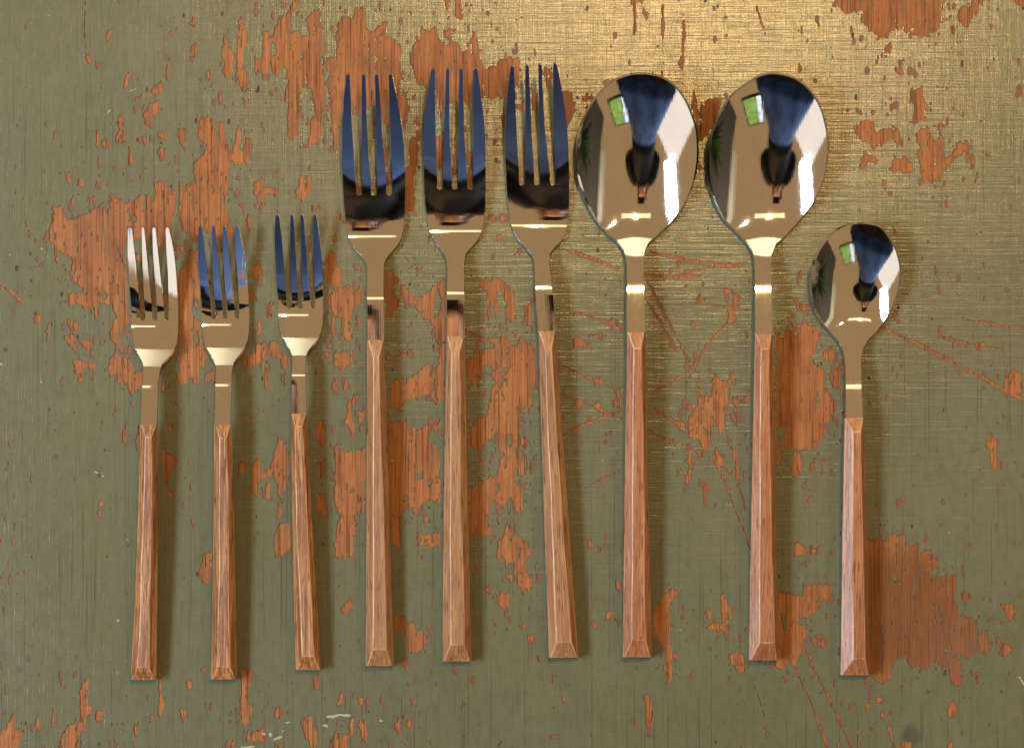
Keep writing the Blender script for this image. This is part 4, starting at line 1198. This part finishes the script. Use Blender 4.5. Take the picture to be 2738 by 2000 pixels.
def sl_spoon(dy):
    return [(195 + dy, 34), (250 + dy, 28), (330 + dy, 21), (425 + dy, 13), (480 + dy, 9.5), (530 + dy, 4.5), (556 + dy, 0), (582 + dy, -5.5), (612 + dy, -14), (636 + dy, -24), (660 + dy, -27), (684 + dy, -23), (715 + dy, -18),
            (740 + dy, -14), (756 + dy, -10), (772 + dy, -6), (795 + dy, -3.6), (830 + dy, -3.0), (940 + dy, -3)]
def sl_tea():
    return [(595, 34), (640, 28), (700, 20), (760, 12.5), (812, 5), (834, 0), (852, -5.5), (872, -14), (900, -21), (940, -20), (980, -17), (1005, -13), (1022, -10), (1040, -6), (1060, -3.8), (1090, -3.2), (1160, -3)]

make_fork(dict(name='small_fork', reg=RS, tip=150, crotch=782,
    L=[(132, 740), (133, 800), (136, 860), (150, 950), (180, 1010), (203, 1055), (213, 1105), (210, 1180), (205, 1215), (200, 1350), (192, 1487), (190, 1530)],
    R=[(446, 740), (447, 800), (446, 860), (440, 920), (420, 980), (372, 1040), (336, 1080), (322, 1130), (315, 1180), (311, 1215), (308, 1350), (302, 1487), (300, 1530)],
    tines=[(160, 106, 132, 201, 217, 273, 294, 363, 386), (300, 105, 150, 203, 231, 277, 309, 368, 415), (450, 112, 167, 208, 246, 287, 325, 378, 433), (600, 122, 180, 215, 261, 297, 341, 382, 442), (740, 132, 191, 225, 272, 306, 354, 385, 446)],
    slope=sl_small(0), t=0.0016, bev=0.00035, neck_y=1000, handle=(1135, 375, 420, 1817, 350, 419), ft=(.29, .70), fb=(.22, .68), hip=(34, 33), wood='streaked', seed=3, bow=-3,
    twist=0.72, label='leftmost small fork with streaked wooden handle', group='small forks'))
make_fork(dict(name='small_fork', reg=RS, tip=140, crotch=770,
    L=[(611, 730), (612, 790), (615, 850), (632, 945), (668, 1010), (692, 1055), (706, 1105), (706, 1170), (702, 1215), (700, 1350), (697, 1487), (697, 1530)],
    R=[(930, 730), (931, 790), (929, 850), (920, 910), (895, 970), (850, 1030), (825, 1070), (814, 1120), (811, 1170), (811, 1215), (806, 1350), (803, 1487), (803, 1530)],
    tines=[(150, 586, 610, 678, 696, 750, 770, 834, 857), (300, 584, 628, 680, 710, 754, 786, 840, 890), (450, 590, 646, 684, 724, 761, 802, 850, 913), (600, 602, 660, 694, 739, 772, 820, 858, 924), (730, 611, 671, 705, 751, 785, 833, 865, 930)],
    slope=sl_small(-4), t=0.0016, bev=0.00035, neck_y=996, handle=(1135, 573, 619, 1816, 564, 634), ft=(.30, .70), fb=(.24, .70), hip=(36, 34), wood='streaked', seed=5, bow=-2,
    twist=0.35, label='small fork standing between the other two small forks', group='small forks'))
make_fork(dict(name='small_fork', reg=RS, tip=65, crotch=700, slant=-0.01,
    L=[(1129, 660), (1131, 720), (1134, 780), (1150, 870), (1185, 935), (1210, 980), (1224, 1030), (1224, 1100), (1221, 1165), (1219, 1300), (1217, 1420), (1217, 1460)],
    R=[(1433, 660), (1434, 720), (1430, 780), (1420, 850), (1395, 910), (1350, 960), (1324, 1000), (1314, 1050), (1313, 1110), (1313, 1165), (1316, 1300), (1320, 1420), (1321, 1460)],
    tines=[(75, 1110, 1134, 1211, 1230, 1281, 1300, 1366, 1387), (220, 1104, 1152, 1210, 1240, 1283, 1312, 1366, 1408), (380, 1110, 1166, 1213, 1250, 1288, 1324, 1372, 1426), (530, 1118, 1176, 1217, 1257, 1293, 1336, 1376, 1431), (660, 1129, 1184, 1222, 1263, 1300, 1345, 1380, 1433)],
    slope=sl_small(-30, 2.0), t=0.0016, bev=0.00035, neck_y=966, handle=(1106, 778, 819, 1790, 791, 859), ft=(.28, .72), fb=(.26, .76), hip=(34, 36), wood='streaked', seed=8, bow=2,
    label='small fork nearest the large forks, set slightly higher than the other two', group='small forks'))
make_fork(dict(name='dinner_fork', reg=RD, tip=103, crotch=772,
    L=[(78, 730), (83, 810), (90, 880), (105, 990), (140, 1060), (188, 1110), (205, 1145), (211, 1210), (209, 1310), (212, 1400), (213, 1568), (213, 1600)],
    R=[(420, 730), (419, 810), (417, 880), (410, 955), (393, 1015), (345, 1080), (315, 1117), (302, 1155), (300, 1210), (300, 1310), (301, 1400), (303, 1568), (303, 1600)],
    tines=[(115, 93, 114, 181, 200, 253, 272, 329, 349), (270, 79, 121, 180, 205, 257, 282, 333, 380), (440, 71, 129, 180, 211, 262, 293, 339, 408), (600, 71, 139, 181, 222, 263, 307, 346, 418), (735, 78, 148, 183, 230, 266, 316, 351, 420)],
    slope=sl_dinner(0), t=0.0018, bev=0.0004, neck_y=712, handle=(909, 982, 1027.5, 1780, 978, 1053), ft=(.33, .68), fb=(.25, .75), hip=(47, 44), wood='tan', seed=13,
    label='leftmost of the three large forks, handle straight and tan', group='large forks'))
make_fork(dict(name='dinner_fork', reg=RD, tip=72, crotch=740,
    L=[(525, 720), (530, 800), (537, 860), (553, 960), (590, 1030), (630, 1080), (647, 1120), (653, 1190), (651, 1290), (650, 1420), (650, 1545), (650, 1580)],
    R=[(863, 720), (862, 800), (858, 870), (850, 935), (828, 1000), (780, 1060), (752, 1098), (744, 1145), (744, 1190), (745, 1290), (747, 1420), (748, 1545), (748, 1580)],
    tines=[(84, 563, 584, 646, 664, 719, 737, 796, 820), (240, 540, 585, 640, 664, 717, 741, 796, 841), (410, 524, 587, 636, 665, 716, 746, 796, 860), (570, 522, 591, 631, 672, 713, 754, 795, 864), (705, 525, 596, 629, 678, 712, 762, 796, 863)],
    slope=sl_dinner(-14), t=0.0018, bev=0.0004, neck_y=700, handle=(899, 1194, 1243, 1768, 1183, 1261), ft=(.30, .68), fb=(.27, .78), hip=(46, 44), wood='tan', seed=17, bow=1.5,
    label='middle one of the three large forks', group='large forks'))
make_fork(dict(name='dinner_fork', reg=RD, tip=50, crotch=716, slant=-0.06,
    L=[(978, 690), (985, 790), (992, 850), (1006, 930), (1040, 1000), (1093, 1060), (1124, 1100), (1135, 1160), (1138, 1260), (1142, 1350), (1156, 1520), (1159, 1560)],
    R=[(1325, 690), (1325, 790), (1321, 870), (1312, 935), (1288, 1010), (1241, 1060), (1217, 1098), (1214, 1150), (1219, 1200), (1228, 1260), (1238, 1350), (1250, 1520), (1253, 1560)],
    tines=[(62, 1001, 1021, 1084, 1102, 1156, 1174, 1237, 1258), (220, 983, 1027, 1084, 1109, 1158, 1181, 1238, 1290), (390, 973, 1034, 1084, 1116, 1161, 1190, 1241, 1312), (550, 973, 1042, 1083, 1125, 1163, 1206, 1247, 1322), (680, 978, 1049, 1082, 1132, 1166, 1220, 1252, 1325)],
    slope=sl_dinner(-28), t=0.0018, bev=0.0004, neck_y=690, twist=-0.35, handle=(886, 1440, 1486, 1758, 1468, 1547), ft=(.32, .70), fb=(.28, .80), hip=(46, 42), wood='tan', seed=19, bow=1,
    label='large fork beside the spoons, its handle slanting to the right', group='large forks'))
make_spoon(dict(name='dinner_spoon', reg=RP, top=(440, 102), axis=(1706, 1701),
    L=[(300, 140), (200, 230), (130, 350), (95, 500), (97, 620), (125, 740), (180, 870), (250, 970), (320, 1030), (350, 1080), (362, 1150), (365, 1250), (363, 1400), (364, 1525), (364, 1570)],
    R=[(560, 125), (650, 200), (710, 310), (745, 430), (750, 540), (735, 660), (690, 790), (620, 900), (540, 980), (480, 1035), (460, 1090), (456, 1200), (459, 1300), (462, 1420), (464, 1525), (464, 1570)],
    slope=sl_spoon(0), D=0.0068, t=0.0013, bev=0.0004, bowl_y=640, neck_y=668, handle=(888, 1677, 1725, 1757, 1665, 1743), ft=(.36, .78), fb=(.33, .80), hip=(44, 46), wood='reddish', seed=23, bow=1,
    label='large spoon beside the slanting fork, left one of the two', group='large spoons'))
make_spoon(dict(name='dinner_spoon', reg=RP, top=(1165, 102), axis=(2061, 2043),
    L=[(1040, 150), (930, 240), (860, 370), (818, 520), (820, 640), (850, 780), (900, 890), (980, 980), (1030, 1030), (1058, 1080), (1068, 1150), (1072, 1250), (1072, 1400), (1073, 1535), (1073, 1580)],
    R=[(1290, 130), (1390, 220), (1445, 340), (1470, 490), (1455, 640), (1400, 790), (1320, 900), (1240, 990), (1185, 1040), (1165, 1090), (1158, 1150), (1160, 1250), (1163, 1400), (1166, 1535), (1166, 1580)],
    slope=sl_spoon(0), D=0.0063, t=0.0013, bev=0.0004, bowl_y=640, neck_y=668, handle=(893, 2019, 2066, 1765, 2002, 2081), ft=(.36, .80), fb=(.37, .88), hip=(40, 47), wood='reddish', seed=29, bow=1,
    label='large spoon next to the teaspoon, right one of the two', group='large spoons'))
make_spoon(dict(name='teaspoon', reg=RT, top=(510, 125), axis=(2296, 2280),
    L=[(400, 145), (300, 220), (220, 340), (182, 470), (180, 570), (205, 690), (260, 800), (320, 870), (370, 930), (400, 1010), (409, 1100), (412, 1200), (412, 1330), (411, 1450), (411, 1500)],
    R=[(620, 140), (700, 220), (755, 330), (775, 440), (765, 560), (730, 670), (680, 770), (620, 850), (560, 915), (525, 980), (514, 1050), (515, 1200), (520, 1330), (526, 1450), (527, 1500)],
    slope=sl_tea(), D=0.0050, t=0.0012, bev=0.00035, bowl_y=885, neck_y=925, handle=(1117, 2258, 2311, 1805, 2247, 2326), ft=(.42, .80), fb=(.44, .86), hip=(38, 44), wood='reddish', seed=31, bow=1,
    label='small teaspoon lying apart at the far right'))

# ------------------------------------------------------------------ what the polished steel mirrors: the photographer and the room
M_CREAM = plain('cream_plaster', (0.72, 0.68, 0.54), 0.8)
M_GREYW = plain('grey_brown_wall', (0.10, 0.085, 0.07), 0.8)
def slab(name, x0, x1, y0, y1, z0, z1, mat):
    bmm = bmesh.new(); bmesh.ops.create_cube(bmm, size=1.0)
    for v in bmm.verts:
        v.co = ((x0 + x1)/2 + v.co.x*(x1 - x0), (y0 + y1)/2 + v.co.y*(y1 - y0), (z0 + z1)/2 + v.co.z*(z1 - z0))
    m = bpy.data.meshes.new(name); bmm.to_mesh(m); bmm.free(); m.materials.append(mat)
    o = link(bpy.data.objects.new(name, m)); o['kind'] = 'structure'
    return o
slab('wall_far', -1.8, 1.85, 2.1, 2.2, -0.5, 1.9, M_CREAM)
slab('wall_right', 1.90, 2.0, -1.6, 2.1, -0.5, 1.62, M_GREYW)
slab('wall_right_trim', 1.84, 2.02, -0.9, 2.1, 1.63, 1.93, M_CREAM)
# a window to the garden and a potted plant that the bowls mirror
M_LEAF = plain('leaf_green', (0.05, 0.12, 0.03), 0.5)
M_POT = plain('pale_pot', (0.45, 0.44, 0.42), 0.5)
M_FRAME = plain('dark_frame', (0.03, 0.022, 0.018), 0.5)
def glow(name, c, st):
    m, nt, p = new_mat(name); b = NB(nt)
    nz = b.noise(b.coord((5, 5, 9)), 1.0, 4.0)
    col = b.mix(b.ramp(nz, [(0.35, 0.0), (0.65, 1.0)]), tuple(x*0.55 for x in c), c)
    nt.links.new(col, p.inputs['Emission Color']); p.inputs['Emission Strength'].default_value = st
    p.inputs['Base Color'].default_value = (0.02, 0.02, 0.02, 1)
    return m
win = bpy.data.objects.new('garden_window', None); link(win); win.location = (0.95, -1.50, 1.55)
tag(win, 'window with green garden light behind the person, mirrored in the spoons', 'window')
M_GARDEN = glow('garden_light', (0.42, 0.66, 0.14), 0.9); M_SKYP = glow('sky_light', (0.85, 0.92, 1.0), 1.6)
for nm, cx_, hx, hz, mt, dy in (('frame', 0, .40, .40, M_FRAME, 0), ('pane', .10, .24, .35, M_GARDEN, .026), ('pane', -.27, .09, .35, M_SKYP, .026)):
    bmm = bmesh.new(); bmesh.ops.create_cube(bmm, size=2.0)
    for v in bmm.verts: v.co = (cx_ + v.co.x*hx, dy + v.co.y*(.02 if nm == 'frame' else .004), v.co.z*hz)
    m = bpy.data.meshes.new(nm); bmm.to_mesh(m); bmm.free(); m.materials.append(mt); link(bpy.data.objects.new(nm, m), win)
plant = bpy.data.objects.new('potted_plant', None); link(plant); plant.location = (1.35, -0.45, 0.35)
tag(plant, 'leafy green plant in a pale pot, mirrored in the spoons', 'plant')
bmm = bmesh.new(); bmesh.ops.create_cone(bmm, cap_ends=True, segments=28, radius1=.10, radius2=.14, depth=.22)
m = bpy.data.meshes.new('pot'); bmm.to_mesh(m); bmm.free(); m.materials.append(M_POT); link(bpy.data.objects.new('pot', m), plant)
rl = random.Random(4); lv = []; lf = []
for i in range(90):
    az = rl.uniform(0, 6.283); el = rl.uniform(.2, 1.4); ln = rl.uniform(.25, .5); w = rl.uniform(.012, .03)
    px_, py_ = -math.sin(az)*w, math.cos(az)*w
    for q in range(5):
        t = q/4; r_ = ln*t*math.cos(el); z_ = .10 + ln*(t*math.sin(el) - .55*t*t*math.cos(el)); k_ = math.sin(math.pi*(.12 + .86*t))
        cx_, cy_ = r_*math.cos(az), r_*math.sin(az)
        lv += [(cx_ - px_*k_, cy_ - py_*k_, z_), (cx_ + px_*k_, cy_ + py_*k_, z_)]
        if q: b0 = len(lv) - 4; lf.append((b0, b0 + 1, b0 + 3, b0 + 2))
m = bpy.data.meshes.new('leaves'); m.from_pydata(lv, [], lf); m.materials.append(M_LEAF); link(bpy.data.objects.new('leaves', m), plant)

M_SKIN = plain('skin', (0.40, 0.22, 0.165), 0.5)
M_JEANS = plain('blue_denim', (0.050, 0.105, 0.36), 0.8)
M_FADED = plain('dark_brown_cloth', (0.05, 0.035, 0.04), 0.8)
for nd in M_JEANS.node_tree.nodes:
    if nd.type == 'MAPPING': nd.inputs['Scale'].default_value = (11, 11, 8)
    if nd.type == 'MIX':
        nd.inputs[6].default_value = (0.008, 0.024, 0.11, 1); nd.inputs[7].default_value = (0.040, 0.100, 0.33, 1)
M_TOP = plain('black_knit', (0.008, 0.008, 0.011), 0.8)
M_HAIR = plain('brown_hair', (0.03, 0.018, 0.012), 0.6)
M_CAMB = plain('black_camera_body', (0.012, 0.012, 0.012), 0.4)
def skin_mesh(name, verts, edges, rad, mat, parent=None, sub=2):
    m = bpy.data.meshes.new(name); m.from_pydata(verts, edges, []); m.materials.append(mat)
    o = link(bpy.data.objects.new(name, m), parent)
    o.modifiers.new('skin', 'SKIN')
    s = o.modifiers.new('sub', 'SUBSURF'); s.levels = sub; s.render_levels = sub
    for i, r in enumerate(rad):
        rr = r if isinstance(r, tuple) else (r, r)
        m.skin_vertices[0].data[i].radius = rr
    m.skin_vertices[0].data[0].use_root = True
    for mod in o.modifiers:
        if mod.type == 'SKIN': mod.use_smooth_shade = True
    return o
# bare body: head, neck, hands with fingers, feet
bv = [(0, -.42, .46), (0, -.41, .66), (0, -.33, .86), (0, -.25, 1.0), (0, -.17, 1.09), (0, -.10, 1.18), (0, -.09, 1.27)]
be = [(0, 1), (1, 2), (2, 3), (3, 4), (4, 5), (5, 6)]
br = [.08, .08, .07, .050, .066, .088, .07]
for s in (-1, 1):
    k = len(bv)
    bv += [(s*.17, -.30, .95), (s*.34, -.265, .86), (s*.11, -.13, 1.06), (s*.095, -.085, 1.075)]
    be += [(2, k), (k, k + 1), (k + 1, k + 2), (k + 2, k + 3)]
    br += [.045, .040, .028, .034]
    for q in range(4):
        j = len(bv)
        bv += [(s*.085, -.055 + .018*q, 1.080 - .004*q), (s*.065, -.035 + .020*q, 1.105 - .004*abs(q - 1)), (s*.035, -.030 + .020*q, 1.108)]
        be += [(k + 3, j), (j, j + 1), (j + 1, j + 2)]
        br += [.010, .009, .008]
    j = len(bv)
    bv += [(s*.07, -.085, 1.055), (s*.045, -.072, 1.045)]
    be += [(k + 3, j), (j, j + 1)]; br += [.011, .009]
    k2 = len(bv)
    bv += [(s*.10, -.43, .36), (s*.11, -.45, .02), (s*.11, -.50, -.40), (s*.12, -.38, -.45)]
    be += [(0, k2), (k2, k2 + 1), (k2 + 1, k2 + 2), (k2 + 2, k2 + 3)]; br += [.07, .05, .04, .035]
person = skin_mesh('person', bv, be, br, M_SKIN)
tag(person, 'person in blue denim shirt and black sleeves leaning over, mirrored in the spoons', 'person')
jv = [(0, -.415, .50), (0, -.42, .40)]; je = [(0, 1)]; jr = [.14, .15]
for s in (-1, 1):
    k = len(jv)
    jv += [(s*.11, -.43, .30), (s*.12, -.44, .14), (s*.12, -.455, -.02), (s*.12, -.50, -.38)]
    je += [(1, k), (k, k + 1), (k + 1, k + 2), (k + 2, k + 3)]; jr += [.12, .105, .085, .07]
skin_mesh('trousers', jv, je, jr, M_FADED, person)
def ring_body(name, rings, mat, parent, n=28):
    """closed lofted garment: rings of (centre, half width, half depth)"""
    vv = []; ff = []
    for (c, a, d) in rings:
        for i in range(n):
            t = 2*math.pi*i/n
            vv.append((c[0] + a*math.copysign(abs(math.cos(t))**.8, math.cos(t)), c[1] + d*math.copysign(abs(math.sin(t))**.8, math.sin(t)), c[2]))
    for r in range(len(rings) - 1):
        for i in range(n):
            ff.append((r*n + i, r*n + (i + 1) % n, (r + 1)*n + (i + 1) % n, (r + 1)*n + i))
    ff += [tuple(range(n))[::-1], tuple((len(rings) - 1)*n + i for i in range(n))]
    m = bpy.data.meshes.new(name); m.from_pydata(vv, [], ff); m.materials.append(mat)
    m.polygons.foreach_set('use_smooth', [True]*len(ff))
    return link(bpy.data.objects.new(name, m), parent)
ring_body('denim_shirt', [((0, -.43, .25), .31, .185), ((0, -.425, .30), .305, .185), ((0, -.41, .42), .26, .175), ((0, -.395, .54), .215, .165), ((0, -.385, .66), .195, .160)], M_JEANS, person)
ring_body('black_top', [((0, -.385, .63), .195, .165), ((0, -.36, .74), .21, .160), ((0, -.33, .85), .22, .145), ((0, -.29, .94), .21, .125), ((0, -.245, 1.03), .17, .10), ((0, -.20, 1.08), .09, .075)], M_TOP, person)
for s in (-1, 1):
    tv = [(s*.15, -.30, .97), (s*.22, -.30, .93), (s*.345, -.265, .86), (s*.14, -.165, 1.045)]
    skin_mesh('black_sleeve', tv, [(0, 1), (1, 2), (2, 3)], [.085, .085, .080, .052], M_TOP, person)
skin_mesh('hair', [(0, -.16, 1.12), (0, -.17, 1.22), (0, -.12, 1.33), (0, -.05, 1.33)], [(0, 1), (1, 2), (2, 3)], [.105, .115, .09, .06], M_HAIR, person)
person.location = (-0.03, -0.02, 0)
cam_e = bpy.data.objects.new('camera', None); link(cam_e)
cam_e.location = (0, 0, 1.04)
tag(cam_e, 'black camera held over the cutlery, seen only as a reflection in the spoons', 'camera')
bmm = bmesh.new(); bmesh.ops.create_cube(bmm, size=1.0)
for v in bmm.verts: v.co = (v.co.x*.15, v.co.y*.105, .035 + v.co.z*.05)
bmesh.ops.bevel(bmm, geom=bmm.edges[:], offset=.010, segments=3, affect='EDGES', profile=0.5)
m = bpy.data.meshes.new('camera_body'); bmm.to_mesh(m); bmm.free(); m.materials.append(M_CAMB); link(bpy.data.objects.new('camera_body', m), cam_e)
bmm = bmesh.new(); bmesh.ops.create_cone(bmm, cap_ends=True, segments=32, radius1=.033, radius2=.030, depth=.04)
for v in bmm.verts: v.co.z -= .010
m = bpy.data.meshes.new('lens'); bmm.to_mesh(m); bmm.free(); m.materials.append(M_CAMB); link(bpy.data.objects.new('lens', m), cam_e)
